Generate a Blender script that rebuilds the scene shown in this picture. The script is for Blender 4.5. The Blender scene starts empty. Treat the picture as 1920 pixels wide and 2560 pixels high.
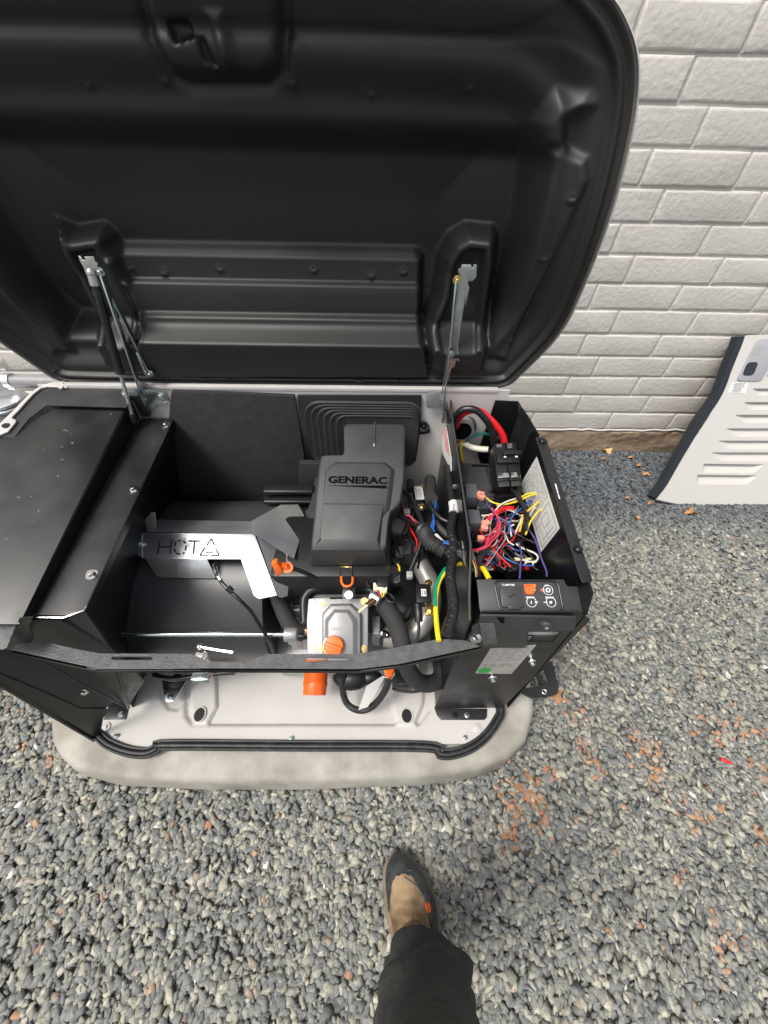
import bpy, bmesh, math, random
import numpy as np
from mathutils import Vector, Matrix
from mathutils.geometry import tessellate_polygon
random.seed(4); rng = np.random.default_rng(4)
S = bpy.context.scene
COL = S.collection
# ---------------------------------------------------------------- camera
FPX, PITCH, YAW, ROLL = 1010.8, 0.8437, 0.0400, 0.0331
CAM = Vector((0.2397, -0.2511, 1.3976))
cp, sp = math.cos(PITCH), math.sin(PITCH)
F = Vector((math.sin(YAW)*cp, math.cos(YAW)*cp, -sp)); r0 = Vector((math.cos(YAW), -math.sin(YAW), 0)); u0 = r0.cross(F)
RT = math.cos(ROLL)*r0+math.sin(ROLL)*u0; UPV = -math.sin(ROLL)*r0+math.cos(ROLL)*u0
cd = bpy.data.cameras.new('camera'); co = bpy.data.objects.new('camera', cd); COL.objects.link(co)
co.matrix_world = Matrix(((RT.x, UPV.x, -F.x, CAM.x), (RT.y, UPV.y, -F.y, CAM.y), (RT.z, UPV.z, -F.z, CAM.z), (0, 0, 0, 1)))
cd.sensor_fit = 'HORIZONTAL'; cd.sensor_width = 19.2; cd.lens = FPX/100; cd.clip_start = 0.02; cd.clip_end = 500
S.camera = co
# ---------------------------------------------------------------- light
SUN_EL, SUN_AZ = math.radians(60), math.radians(235)     # azimuth clockwise from +Y
W = bpy.data.worlds.new('World'); S.world = W; W.use_nodes = True
wn = W.node_tree; bg = wn.nodes['Background']; sk = wn.nodes.new('ShaderNodeTexSky')
sk.sky_type = 'NISHITA'; sk.sun_disc = False; sk.sun_elevation = SUN_EL; sk.sun_rotation = SUN_AZ
sk.dust_density = 4.0; sk.ozone_density = 0.6; sk.air_density = 0.8
hs = wn.nodes.new('ShaderNodeHueSaturation'); hs.inputs['Saturation'].default_value = .38      # thin bright overcast
wn.links.new(sk.outputs[0], hs.inputs['Color']); wn.links.new(hs.outputs[0], bg.inputs[0]); bg.inputs[1].default_value = 0.14
sl = bpy.data.lights.new('sun', 'SUN'); sl.energy = 2.0; sl.angle = math.radians(18); sl.color = (1, .95, .87)
so = bpy.data.objects.new('sun', sl); COL.objects.link(so)
sd = Vector((math.sin(SUN_AZ)*math.cos(SUN_EL), math.cos(SUN_AZ)*math.cos(SUN_EL), math.sin(SUN_EL)))
so.rotation_euler = sd.to_track_quat('Z', 'Y').to_euler(); so.location = (0, 0, 6)
S.view_settings.view_transform = 'Standard'; S.view_settings.look = 'None'
S.view_settings.exposure = 0.55; S.view_settings.gamma = 1

# ---------------------------------------------------------------- survey helpers (photo pixel -> point on a real plane)
def ray(px, py): return F+RT*((px-960)/FPX)-UPV*((py-1280)/FPX)
def U(px, py, ax, v):
    d = ray(px, py); return CAM+d*((v-CAM[ax])/d[ax])
class PL:
    def __init__(s, p, a, b): s.p = Vector(p); s.n = (Vector(a)-s.p).cross(Vector(b)-s.p).normalized()
    def __call__(s, px, py):
        d = ray(px, py); return CAM+d*((s.p-CAM).dot(s.n)/d.dot(s.n))
def ZP_(v): return PL((0, 0, v), (1, 0, v), (0, 1, v))
def YP_(v): return PL((0, v, 0), (1, v, 0), (0, v, 1))
def XP_(v): return PL((v, 0, 0), (v, 1, 0), (v, 0, 1))
def zm(x0, y0, s): return lambda *q: [(x0+q[i]*s, y0+q[i+1]*s) for i in range(0, len(q), 2)]
ZA = zm(1160, 1180, .14467); ZB = zm(960, 1160, .14467); ZC = zm(1000, 940, .3014); ZD = zm(660, 1400, .27727)
ZE = zm(340, 1300, .25316); ZF = zm(0, 880, .27727); ZG = zm(1180, 1430, .19289); ZH = zm(0, 1500, .36166)
ZI = zm(500, 1480, .36166); ZJ = zm(560, 940, .36166); ZK = zm(1400, 780, .31344); ZL = zm(860, 2060, .2411)
ZMM = zm(340, 1100, .25316); ZN = zm(0, 0, .57866); ZO = zm(960, 0, .57866); ZQ = zm(1000, 1380, .31344); RW = zm(0, 0, 1)

# ---------------------------------------------------------------- materials
def mat(name, c, rough=.5, metal=0., c2=None, ns=20., bump=0., bs=80., spec=.5, rvar=0., coat=0., detail=4, lo=.35, hi=.65, bd=.002):
    m = bpy.data.materials.new(name); m.use_nodes = True; nt = m.node_tree; L = nt.links.new
    b = nt.nodes['Principled BSDF']; b.inputs['Base Color'].default_value = (*c, 1)
    b.inputs['Roughness'].default_value = rough; b.inputs['Metallic'].default_value = metal
    b.inputs['Specular IOR Level'].default_value = spec; b.inputs['Coat Weight'].default_value = coat
    tc = nt.nodes.new('ShaderNodeTexCoord')
    if c2 or rvar:
        n = nt.nodes.new('ShaderNodeTexNoise'); n.inputs['Scale'].default_value = ns; n.inputs['Detail'].default_value = detail
        L(tc.outputs['Object'], n.inputs['Vector'])
        if c2:
            r = nt.nodes.new('ShaderNodeValToRGB'); L(n.outputs[0], r.inputs[0])
            r.color_ramp.elements[0].color = (*c, 1); r.color_ramp.elements[1].color = (*c2, 1)
            r.color_ramp.elements[0].position = lo; r.color_ramp.elements[1].position = hi
            L(r.outputs[0], b.inputs['Base Color'])
        if rvar:
            mr = nt.nodes.new('ShaderNodeMapRange'); L(n.outputs[0], mr.inputs[0])
            mr.inputs[1].default_value = .3; mr.inputs[2].default_value = .7
            mr.inputs[3].default_value = max(.02, rough-rvar); mr.inputs[4].default_value = rough+rvar
            L(mr.outputs[0], b.inputs['Roughness'])
    if bump:
        n2 = nt.nodes.new('ShaderNodeTexNoise'); n2.inputs['Scale'].default_value = bs; n2.inputs['Detail'].default_value = 5
        L(tc.outputs['Object'], n2.inputs['Vector'])
        bp = nt.nodes.new('ShaderNodeBump'); bp.inputs['Strength'].default_value = bump; bp.inputs['Distance'].default_value = bd
        L(n2.outputs[0], bp.inputs['Height']); L(bp.outputs[0], b.inputs['Normal'])
    return m
MT = {}
MT['lid'] = mat('lid_plastic', (.011, .011, .0105), .5, c2=(.015, .015, .0143), ns=3, bump=.25, bs=900, bd=.0006, rvar=.06)
MT['shell'] = mat('shell_paint', (.52, .505, .48), .4)
MT['white'] = mat('light_grey_paint', (.52, .505, .485), .38, c2=(.48, .465, .445), ns=9, rvar=.05)
MT['black'] = mat('black_powder_coat', (.013, .0135, .0145), .4, c2=(.018, .0185, .019), ns=14, bump=.3, bs=700, bd=.0006, rvar=.08)
MT['bar'] = mat('textured_black_coat', (.075, .075, .076), .4, c2=(.11, .11, .11), ns=60, bump=.9, bs=330, bd=.0016)
MT['plate'] = mat('scuffed_black_coat', (.017, .018, .018), .4, c2=(.035, .037, .036), ns=11, bump=.25, bs=700, bd=.0006, rvar=.1, lo=.4, hi=.9)
MT['matte'] = mat('matte_black_foam', (.014, .0135, .0125), .85, c2=(.022, .021, .02), ns=60, bump=.6, bs=300)
MT['gloss'] = mat('gloss_black_paint', (.006, .0065, .0075), .3, spec=.5, rvar=.05, ns=5)
MT['drum'] = mat('satin_black_housing', (.045, .047, .049), .38, rvar=.04, ns=4)
MT['fleck'] = mat('fleck', (.3, .3, .3), .7)
MT['plastic'] = mat('dark_grey_plastic', (.034, .035, .036), .48, c2=(.043, .044, .045), ns=30, bump=.35, bs=900, bd=.0005)
MT['plasticb'] = mat('black_plastic', (.012, .012, .013), .4)
MT['rubber'] = mat('black_rubber', (.018, .019, .021), .55, c2=(.05, .052, .056), ns=40, bump=.3, bs=200, lo=.5, hi=.8)
MT['foam'] = mat('charcoal_hose_foam', (.03, .03, .03), .8, bump=.3, bs=400)
MT['zinc'] = mat('zinc_plated_steel', (.62, .68, .68), .28, 1., c2=(.45, .52, .52), ns=30, rvar=.1)
MT['galv'] = mat('galvanised_steel', (.86, .87, .89), .36, .95, c2=(.70, .72, .74), ns=60, rvar=.08, bump=.15, bs=160, lo=.3, hi=.7)
MT['dsteel'] = mat('sooty_steel', (.30, .32, .35), .42, .6, c2=(.42, .42, .40), ns=10, rvar=.12)
MT['chrome'] = mat('bright_steel', (.8, .8, .78), .16, 1.)
MT['alu'] = mat('cast_aluminium', (.42, .42, .42), .45, .55, c2=(.34, .34, .34), ns=30, bump=.5, bs=300)
MT['alup'] = mat('silver_painted_cover', (.27, .27, .275), .42, .35, bump=.25, bs=500, bd=.0006)
MT['brass'] = mat('yellow_zinc', (.75, .55, .22), .28, 1.)
MT['copper'] = mat('copper_clamp', (.55, .30, .18), .35, 1.)
MT['orange'] = mat('orange_plastic', (.92, .16, .015), .42)
MT['opaint'] = mat('orange_paint', (.85, .13, .012), .35, coat=.2)
MT['red'] = mat('red_plastic', (.7, .02, .03), .4)
MT['paper'] = mat('paper_white', (.72, .72, .70), .6, c2=(.62, .62, .60), ns=12)
MT['tagp'] = mat('tag_card', (.62, .61, .58), .6)
MT['label'] = mat('grey_label', (.40, .39, .36), .5, c2=(.33, .32, .30), ns=18)
MT['ink'] = mat('dark_print', (.005, .005, .005), .9, spec=.05)
MT['inkg'] = mat('grey_print', (.20, .20, .20), .6)
MT['wprint'] = mat('white_print', (.8, .8, .8), .5)
MT['rprint'] = mat('red_print', (.55, .05, .03), .5)
MT['green'] = mat('green_sticker', (.04, .30, .06), .5)
MT['cop'] = mat('clear_pink_connector', (.75, .30, .22), .3)
MT['hosegrey'] = mat('grey_connector', (.33, .33, .32), .5)
MT['ivory'] = mat('ivory_plastic', (.72, .68, .45), .45)
MT['pipe'] = mat('painted_pipe', (.26, .26, .265), .45, c2=(.22, .22, .225), ns=20)
MT['tape'] = mat('black_tape', (.015, .015, .016), .32, bump=.8, bs=120, bd=.004)
MT['sil'] = mat('grey_silver_pipe', (.30, .29, .27), .42, .45, c2=(.36, .35, .33), ns=25)
MT['ltop'] = mat('grey_relay_top', (.11, .115, .13), .5)
MT['conc'] = mat('concrete', (.24, .225, .19), .85, c2=(.40, .385, .34), ns=9, bump=.6, bs=90, detail=10)
MT['clay'] = mat('red_clay', (.31, .145, .075), .95, spec=.1, c2=(.42, .23, .135), ns=40, bump=1, bs=120, bd=.006)
MT['leaf'] = mat('dry_leaf', (.40, .17, .07), .7, c2=(.50, .27, .12), ns=60)
MT['soil'] = mat('foundation_concrete', (.25, .185, .125), .85, c2=(.38, .30, .22), ns=6, bump=.9, bs=30, bd=.01, detail=10)
WC = dict(k=(.012, .012, .013), r=(.75, .015, .02), p=(.62, .05, .10), b=(.03, .11, .38), y=(.80, .60, .03), w=(.72, .70, .60), v=(.09, .065, .23), g=(.0, .25, .12), t=(.01, .16, .15), yg=(.85, .65, .02), gy=(.30, .30, .30), o=(.65, .38, .06))
WM = {k: mat('wire_'+k, v, .35) for k, v in WC.items()}

# wall paint with vertical stain
MT['wall'] = mat('wall_paint', (.545, .52, .48), .75, c2=(.60, .575, .535), ns=4, bump=.6, bs=58, bd=.0045, detail=9)
MT['panelpaint'] = MT['shell']

# ---------------------------------------------------------------- mesh builder
ORG = {}
def org(p): return ORG.get(p.name, Vector((0, 0, 0))) if p else Vector((0, 0, 0))
class MB:
    def __init__(s): s.bm = bmesh.new()
    def _xf(s, vs, M):
        for v in vs: v.co = M @ v.co
    def prism(s, pts, thick, holes=()):
        """flat polygon (may have holes) given a thickness vector"""
        loops = [list(map(Vector, pts))]+[list(map(Vector, h)) for h in holes]
        thick = Vector(thick); tris = tessellate_polygon(loops); flat = [p for l in loops for p in l]
        bm = s.bm; a = [bm.verts.new(p) for p in flat]; b = [bm.verts.new(p+thick) for p in flat]
        if not holes:
            try: bm.faces.new(a)
            except ValueError: pass
            try: bm.faces.new(b[::-1])
            except ValueError: pass
        else:
            for t in tris:
                try: bm.faces.new([a[i] for i in t]); bm.faces.new([b[i] for i in t[::-1]])
                except ValueError: pass
        k = 0
        for l in loops:
            n = len(l)
            for i in range(n):
                j = (i+1) % n
                try: bm.faces.new((a[k+i], b[k+i], b[k+j], a[k+j]))
                except ValueError: pass
            k += n
        return s
    def quad(s, pts):
        s.bm.faces.new([s.bm.verts.new(Vector(p)) for p in pts]); return s
    def box(s, c, d, rot=None):
        M = Matrix.Translation(Vector(c)) @ (rot.to_4x4() if rot else Matrix.Identity(4)) @ Matrix.Diagonal((*d, 1))
        bmesh.ops.create_cube(s.bm, size=1, matrix=M); return s
    def cyl(s, a, b, r, r2=None, seg=16, cap=True):
        a, b = Vector(a), Vector(b); d = b-a; q = d.to_track_quat('Z', 'Y').to_matrix().to_4x4()
        bmesh.ops.create_cone(s.bm, cap_ends=cap, segments=seg, radius1=r, radius2=r if r2 is None else r2, depth=d.length,
                              matrix=Matrix.Translation((a+b)/2) @ q); return s
    def ball(s, c, r, sc=(1, 1, 1), seg=14, rot=None):
        M = Matrix.Translation(Vector(c)) @ (rot.to_4x4() if rot else Matrix.Identity(4)) @ Matrix.Diagonal((*sc, 1))
        bmesh.ops.create_uvsphere(s.bm, u_segments=seg, v_segments=seg//2+1, radius=r, matrix=M); return s
    def bolt(s, c, n, r=.007, h=.006, washer=True):
        c = Vector(c); n = Vector(n).normalized()
        if washer: s.cyl(c, c+n*h*.25, r*1.35, seg=20)
        s.cyl(c+n*h*.2, c+n*h, r*.95, r*.9, seg=6); s.cyl(c+n*h, c+n*h*1.08, r*.6, r*.5, seg=16); return s
    def rings(s, rs, cap=True, closed=True):
        bm = s.bm; R = [[bm.verts.new(Vector(p)) for p in r] for r in rs]; n = len(R[0])
        for i in range(len(R)-1):
            for j in range(n if closed else n-1):
                k = (j+1) % n; bm.faces.new((R[i][j], R[i][k], R[i+1][k], R[i+1][j]))
        if cap: bm.faces.new(R[0][::-1]); bm.faces.new(R[-1])
        return s
    def tube(s, pts, r, seg=10, sub=6, ends=True, fr=None):
        P = [Vector(p) for p in pts]
        if sub > 1 and len(P) > 2:
            Q = []
            for i in range(len(P)-1):
                p0 = P[i-1] if i else P[i]*2-P[i+1]; p1, p2 = P[i], P[i+1]; p3 = P[i+2] if i+2 < len(P) else P[i+1]*2-P[i]
                for k in range(sub):
                    t = k/sub
                    Q.append(.5*((2*p1)+(p2-p0)*t+(2*p0-5*p1+4*p2-p3)*t*t+(3*p1-p0-3*p2+p3)*t**3))
            Q.append(P[-1]); P = Q
        n = len(P); up = None; R = []
        for i in range(n):
            d = (P[min(i+1, n-1)]-P[max(i-1, 0)])
            d = d.normalized() if d.length > 1e-9 else Vector((0, 0, 1))
            if up is None:
                up = Vector((0, 0, 1)) if abs(d.z) < .9 else Vector((0, 1, 0))
            x = up-d*up.dot(d); x = x.normalized() if x.length > 1e-6 else d.orthogonal().normalized()
            up = x; y = d.cross(x)
            rr = r(i/(n-1)) if callable(r) else r
            if fr: R.append([P[i]+x*a*rr+y*b*rr for a, b in fr])
            else: R.append([P[i]+(x*math.cos(2*math.pi*k/seg)+y*math.sin(2*math.pi*k/seg))*rr for k in range(seg)])
        s.rings(R, ends); return s
    def build(s, name, m, parent=None, bevel=0., seg=2, ang=35, smooth=True, **kw):
        bm = s.bm; bmesh.ops.remove_doubles(bm, verts=bm.verts, dist=1e-6)
        bmesh.ops.recalc_face_normals(bm, faces=bm.faces)
        if bevel:
            es = [e for e in bm.edges if len(e.link_faces) == 2 and e.calc_face_angle(0) > math.radians(30)]
            bmesh.ops.bevel(bm, geom=es, offset=bevel, segments=seg, profile=.5, affect='EDGES', clamp_overlap=True)
        me = bpy.data.meshes.new(name); o = Vector(org(parent)); bmesh.ops.translate(bm, verts=bm.verts, vec=-o)
        bm.to_mesh(me); bm.free()
        return link(name, me, m, parent, ang if smooth else None, **kw)
def link(name, me, m, parent=None, ang=35, **kw):
    me.materials.append(MT[m] if isinstance(m, str) else m)
    if ang is not None:
        me.shade_smooth(); me.set_sharp_from_angle(angle=math.radians(ang))
    ob = bpy.data.objects.new(name, me); COL.objects.link(ob)
    if parent: ob.parent = parent; ORG[ob.name] = org(parent)
    for k, v in kw.items(): ob[k] = v
    return ob
def thing(name, label, cat, loc=(0, 0, 0), group=None):
    o = bpy.data.objects.new(name, None); o.empty_display_size = .05; COL.objects.link(o); o.location = loc
    ORG[o.name] = Vector(loc); tag(o, label, cat, group); return o
def tag(o, label, cat, group=None, kind=None):
    if label: o['label'] = label
    if cat: o['category'] = cat
    if group: o['group'] = group
    if kind: o['kind'] = kind
    return o
def text(body, A, B, up, m, parent, name='lettering', h=None, off=0., ext=.0003, lift=.0006):
    """real letters lying in a plane: baseline A->B, cap height h along up"""
    A, B = Vector(A), Vector(B); x = (B-A); L = x.length; x.normalize(); up = Vector(up); up = (up-x*up.dot(x)).normalized(); n = x.cross(up)
    cu = bpy.data.curves.new(name, 'FONT'); cu.body = body; cu.size = 1; cu.offset = off; cu.resolution_u = 3
    ob = bpy.data.objects.new(name, cu); COL.objects.link(ob); bpy.context.view_layer.update()
    me = bpy.data.meshes.new_from_object(ob.evaluated_get(bpy.context.evaluated_depsgraph_get()))
    bpy.data.objects.remove(ob); bpy.data.curves.remove(cu)
    v = np.zeros(len(me.vertices)*3); me.vertices.foreach_get('co', v); v = v.reshape(-1, 3)
    mn, mx = v.min(0), v.max(0); sx = L/(mx[0]-mn[0]); sy = (h/(mx[1]-mn[1])) if h else sx
    o = org(parent)
    for q in me.vertices:
        q.co = A+x*((q.co.x-mn[0])*sx)+up*((q.co.y-mn[1])*sy)+n*lift-o
    return link(name, me, m, parent, None)
def pxl(pl, pts): return [pl(*p) for p in pts]
def pdist(poly, X, Y):
    """signed distance to polygon, positive inside"""
    P = np.array(poly, float); D = np.full(X.shape, 1e9); ins = np.zeros(X.shape, bool); n = len(P)
    for i in range(n):
        a, b = P[i], P[(i+1) % n]; e = b-a; wx, wy = X-a[0], Y-a[1]
        t = np.clip((wx*e[0]+wy*e[1])/(e@e+1e-12), 0, 1)
        D = np.minimum(D, np.hypot(wx-e[0]*t, wy-e[1]*t))
        c = ((a[1] > Y) != (b[1] > Y)) & (X < (b[0]-a[0])*(Y-a[1])/(b[1]-a[1]+1e-12)+a[0]); ins ^= c
    return np.where(ins, D, -D)
def sm(x, a, b):
    t = np.clip((x-a)/(b-a), 0, 1); return t*t*(3-2*t)
def gridmesh(name, X, Y, Z, keep, m, parent=None, flip=False, **kw):
    ny, nx = X.shape; idx = np.full(X.shape, -1)
    f = keep[:-1, :-1] & keep[1:, :-1] & keep[:-1, 1:] & keep[1:, 1:]
    used = np.zeros(X.shape, bool)
    for a, b in ((0, 0), (1, 0), (0, 1), (1, 1)): used[a:ny-1+a, b:nx-1+b] |= f
    idx[used] = np.arange(used.sum()); o = org(parent)
    V = np.stack([X[used]-o.x, Y[used]-o.y, Z[used]-o.z], 1)
    q = np.stack([idx[:-1, :-1][f], idx[:-1, 1:][f], idx[1:, 1:][f], idx[1:, :-1][f]], 1)
    if flip: q = q[:, ::-1]
    me = bpy.data.meshes.new(name); me.from_pydata(V.tolist(), [], q.tolist()); me.update()
    return link(name, me, m, parent, 60, **kw)
def strips(mb, pl, quads, lift, w):
    """thin printed strokes: list of px segments on plane pl"""
    n = pl.n if (CAM-pl.p).dot(pl.n) > 0 else -pl.n
    for (x0, y0), (x1, y1) in quads:
        a, b = pl(x0, y0), pl(x1, y1); d = (b-a).normalized(); s = d.cross(n).normalized()*w/2
        mb.prism([a-s, b-s, b+s, a+s], n*lift)
def wire(parent, pts, pl, r, c, name='wire', sub=5, seg=7, label=None):
    m = WM[c] if c in WM else c
    o = MB().tube(pxl(pl, pts) if pl else pts, r, seg, sub).build(name, m, parent, ang=80)
    if label: o['label'] = label
    return o
def P3(pts): return [U(x, y, 2, z) for x, y, z in pts]

# ================================================================ SETTING: ground, gravel, wall
gm = mat('gravel_bed', (.10, .10, .094), .9, c2=(.18, .18, .165), ns=90, bump=1, bs=90, bd=.01)
g = MB().quad([(-60, -60, -.003), (60, -60, -.003), (60, 60, -.003), (-60, 60, -.003)]).build('ground', gm); tag(g, None, None, kind='structure')
g['label'] = 'ground bed of dark crushed stone around the generator'

PADPX = RW(140, 1815, 143, 1865, 165, 1905, 210, 1938, 300, 1962, 500, 1972, 760, 1972, 1050, 1962, 1180, 1945, 1260, 1912, 1310, 1865, 1330, 1795, 1330, 1740)
padf = [U(x, y, 2, .05 if (x < 200 or x > 1250) else .02) for x, y in PADPX]
padout = [(-.735, .70), (-.735, .40)]+[(p.x, p.y) for p in padf]+[(.735, .40), (.735, .70), (.70, .77), (.60, .79), (-.60, .79), (-.70, .77)]
padout = [(-.722, .12)] and padout
PA_ = np.array(padout)
# gravel stones: convex crushed stones merged into one sheet of stuff
def make_stones():
    bases = []
    for k in range(24):
        bm = bmesh.new(); n = random.choice((7, 8, 8, 9, 10))
        for i in range(n):
            z = 1-2*(i+.5)/n; a = i*2.4+random.random()*1.6; rr = math.sqrt(1-z*z); j = random.uniform(.9, 1.25)
            bm.verts.new((rr*math.cos(a)*j, rr*math.sin(a)*j, z*j))
        r_ = bmesh.ops.convex_hull(bm, input=bm.verts); 
        bmesh.ops.delete(bm, geom=[v for v in bm.verts if not v.link_faces], context='VERTS')
        bmesh.ops.triangulate(bm, faces=bm.faces); bm.verts.index_update()
        bases.append((np.array([v.co[:] for v in bm.verts]), np.array([[v.index for v in f.verts] for f in bm.faces]))); bm.free()
    x0, x1, y0, y1 = -1.5, 2.9, -.95, 1.43; dens = 11500
    N = int((x1-x0)*(y1-y0)*dens); X = rng.uniform(x0, x1, N); Y = rng.uniform(y0, y1, N)
    keep = pdist(padout, X, Y) < -.002; keep &= ~((X < -.75) & (Y > .55))
    X, Y = X[keep], Y[keep]; N = len(X)
    lay = rng.random(N)
    Z = -.004+lay*.013+.006*np.sin(X*5.1+1)*np.sin(Y*6.3)
    sz = np.exp(rng.normal(math.log(.0106), .25, N)); sz = np.clip(sz, .005, .0165)
    sz = np.where(lay > .8, sz*.95, sz)
    ex = rng.uniform(1.0, 1.45, N); ey = rng.uniform(.68, 1.0, N); ez = rng.uniform(.28, .50, N)
    Z = .0095-ez*sz*.8-lay*.0045+.0035*np.sin(X*5.1+1)*np.sin(Y*6.3)
    # colour families
    fam = rng.random(N); t = rng.random(N)[:, None]
    c = np.where((fam < .60)[:, None], np.array([.135, .140, .137])*(1-t)+np.array([.225, .230, .218])*t,
        np.where((fam < .86)[:, None], np.array([.215, .215, .183])*(1-t)+np.array([.31, .305, .255])*t,
        np.where((fam < .97)[:, None], np.array([.32, .305, .25])*(1-t)+np.array([.42, .40, .33])*t, np.array([.27, .22, .17])*(1-t)+np.array([.30, .27, .24])*t)))
    c[fam > .996] = np.array([.55, .55, .53])
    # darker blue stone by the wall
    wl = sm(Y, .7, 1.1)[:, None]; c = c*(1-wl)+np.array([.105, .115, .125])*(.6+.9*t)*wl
    # clay-stained stones
    spots = [(1300, 1990, .07), (1360, 2030, .05), (1290, 2100, .035), (1400, 1720, .04), (1440, 1790, .03), (1460, 1880, .03), (1500, 1930, .02), (1780, 1820, .05), (1870, 1840, .06), (1620, 1890, .05), (1910, 1950, .05), (1750, 2040, .05), (1900, 2090, .03), (1700, 2200, .02), (1820, 2360, .04), (55, 1855, .02), (140, 1900, .02), (520, 2062, .015), (20, 1770, .02), (1640, 1960, .03), (1590, 1850, .03), (1380, 1940, .03), (1270, 1900, .03)]
    pr = np.zeros(N)
    for a, b, rr in spots:
        p = U(a, b, 2, 0); pr = np.maximum(pr, .36*np.exp(-((X-p.x)**2+(Y-p.y)**2)/(rr*rr)))
    pr = np.maximum(pr, .005*(Y < .9)); cl = rng.random(N) < pr
    c[cl] = (np.array([.30, .165, .10])*(1-t)+np.array([.40, .26, .18])*t)[cl]
    VS, FS, CS, off = [], [], [], 0
    which = rng.integers(0, len(bases), N); yaw = rng.uniform(0, 6.28, N); tx = rng.normal(0, .12, N); ty = rng.normal(0, .12, N)
    for k, (bv, bf) in enumerate(bases):
        I = np.where(which == k)[0]; n = len(I)
        v = bv[None]*np.stack([ex[I], ey[I], ez[I]], 1)[:, None]*sz[I][:, None, None]
        cx, sx_ = np.cos(tx[I])[:, None], np.sin(tx[I])[:, None]; y_, z_ = v[..., 1]*cx-v[..., 2]*sx_, v[..., 1]*sx_+v[..., 2]*cx
        cy, sy_ = np.cos(ty[I])[:, None], np.sin(ty[I])[:, None]; x_, z2 = v[..., 0]*cy+z_*sy_, -v[..., 0]*sy_+z_*cy
        cz, sz_ = np.cos(yaw[I])[:, None], np.sin(yaw[I])[:, None]
        vv = np.stack([x_*cz-y_*sz_+X[I][:, None], x_*sz_+y_*cz+Y[I][:, None], z2+Z[I][:, None]], -1).reshape(-1, 3)
        ff = (bf[None]+(np.arange(n)*len(bv))[:, None, None]+off).reshape(-1, 3)
        VS.append(vv); FS.append(ff); CS.append(np.repeat(c[I], len(bf), 0)); off += len(vv)
    V = np.concatenate(VS); Fc = np.concatenate(FS); C = np.concatenate(CS)
    me = bpy.data.meshes.new('gravel'); me.vertices.add(len(V)); me.vertices.foreach_set('co', V.ravel())
    me.loops.add(len(Fc)*3); me.loops.foreach_set('vertex_index', Fc.ravel().astype(np.int32))
    me.polygons.add(len(Fc)); me.polygons.foreach_set('loop_start', np.arange(len(Fc), dtype=np.int32)*3)
    me.update(calc_edges=True)
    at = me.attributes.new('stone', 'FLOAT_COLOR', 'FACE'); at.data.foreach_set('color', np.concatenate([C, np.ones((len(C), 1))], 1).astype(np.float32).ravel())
    m = mat('crushed_stone', (.5, .5, .5), .9, spec=.25, bump=.5, bs=260, bd=.002); nt = m.node_tree; b = nt.nodes['Principled BSDF']
    a = nt.nodes.new('ShaderNodeAttribute'); a.attribute_name = 'stone'
    n = nt.nodes.new('ShaderNodeTexNoise'); n.inputs['Scale'].default_value = 150; n.inputs['Detail'].default_value = 6
    tc = nt.nodes.new('ShaderNodeTexCoord'); nt.links.new(tc.outputs['Object'], n.inputs['Vector'])
    mr = nt.nodes.new('ShaderNodeMapRange'); nt.links.new(n.outputs[0], mr.inputs[0]); mr.inputs[1].default_value = .25; mr.inputs[2].default_value = .75; mr.inputs[3].default_value = .72; mr.inputs[4].default_value = 1.3
    mx = nt.nodes.new('ShaderNodeVectorMath'); mx.operation = 'SCALE'; nt.links.new(a.outputs['Color'], mx.inputs[0]); nt.links.new(mr.outputs[0], mx.inputs['Scale'])
    nt.links.new(mx.outputs[0], b.inputs['Base Color'])
    ob = link('gravel', me, m, None, None); tag(ob, 'grey crushed stone gravel with some orange clay-stained stones', 'gravel', kind='stuff')
make_stones()

# clay smears lying between the stones (stuff)
mb = MB()
for (a, b, rr) in ((1312, 1985, .038), (1345, 2010, .03), (1290, 2020, .026), (1283, 2105, .024), (1262, 2090, .014), (1395, 1745, .022), (522, 2062, .012), (1365, 1925, .014), (1320, 1945, .018)):
    p = U(a, b, 2, .006); n = 14
    ring = [Vector((p.x+math.cos(i*6.283/n)*rr*random.uniform(.6, 1.25), p.y+math.sin(i*6.283/n)*rr*random.uniform(.6, 1.25), -.006)) for i in range(n)]
    mid = [Vector(((q.x+p.x)/2+random.uniform(-.003, .003), (q.y+p.y)/2, .007+random.uniform(0, .004))) for q in ring]
    mb.rings([ring, [q.lerp(mm, .4)+Vector((0, 0, .008)) for q, mm in zip(ring, mid)], mid, [(mm+p)/2+Vector((0, 0, random.uniform(0, .003))) for mm in mid]])
o = mb.build('clay', 'clay'); tag(o, 'orange clay clumps spread in the gravel', 'clay', kind='stuff')

# ---- brick wall
WY, WA, CH, WZ0 = 1.4448, .0049, .0986, .1417
def wallx(px, py): return U(px, py, 1, WY).x
wall = thing('brick_wall', 'light grey painted brick wall behind the generator', 'wall', (0.5, WY, 0))
jt = {12: ZO(1095, 100, 1600, 100), 11: ZO(1310, 340), 10: ZO(1365, 560), 9: ZO(1130, 730, 1550, 740), 8: ZO(1180, 900, 1590, 910), 7: ZO(998, 1040, 1380, 1050),
      6: ZO(1060, 1165, 1437, 1180), 5: ZO(905, 1280, 1262, 1290, 1620, 1300), 4: ZO(995, 1395, 1330, 1400, 1650, 1410), 3: ZK(180, 260, 765, 275, 1360, 280),
      2: ZK(285, 430, 865, 440), 1: ZK(50, 590, 600, 595, 1130, 600), 0: ZK(150, 720, 690, 730)}
jt0 = {-1: ZK(395, 860, 900, 860)}
mb = MB(); mortar = .009
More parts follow.
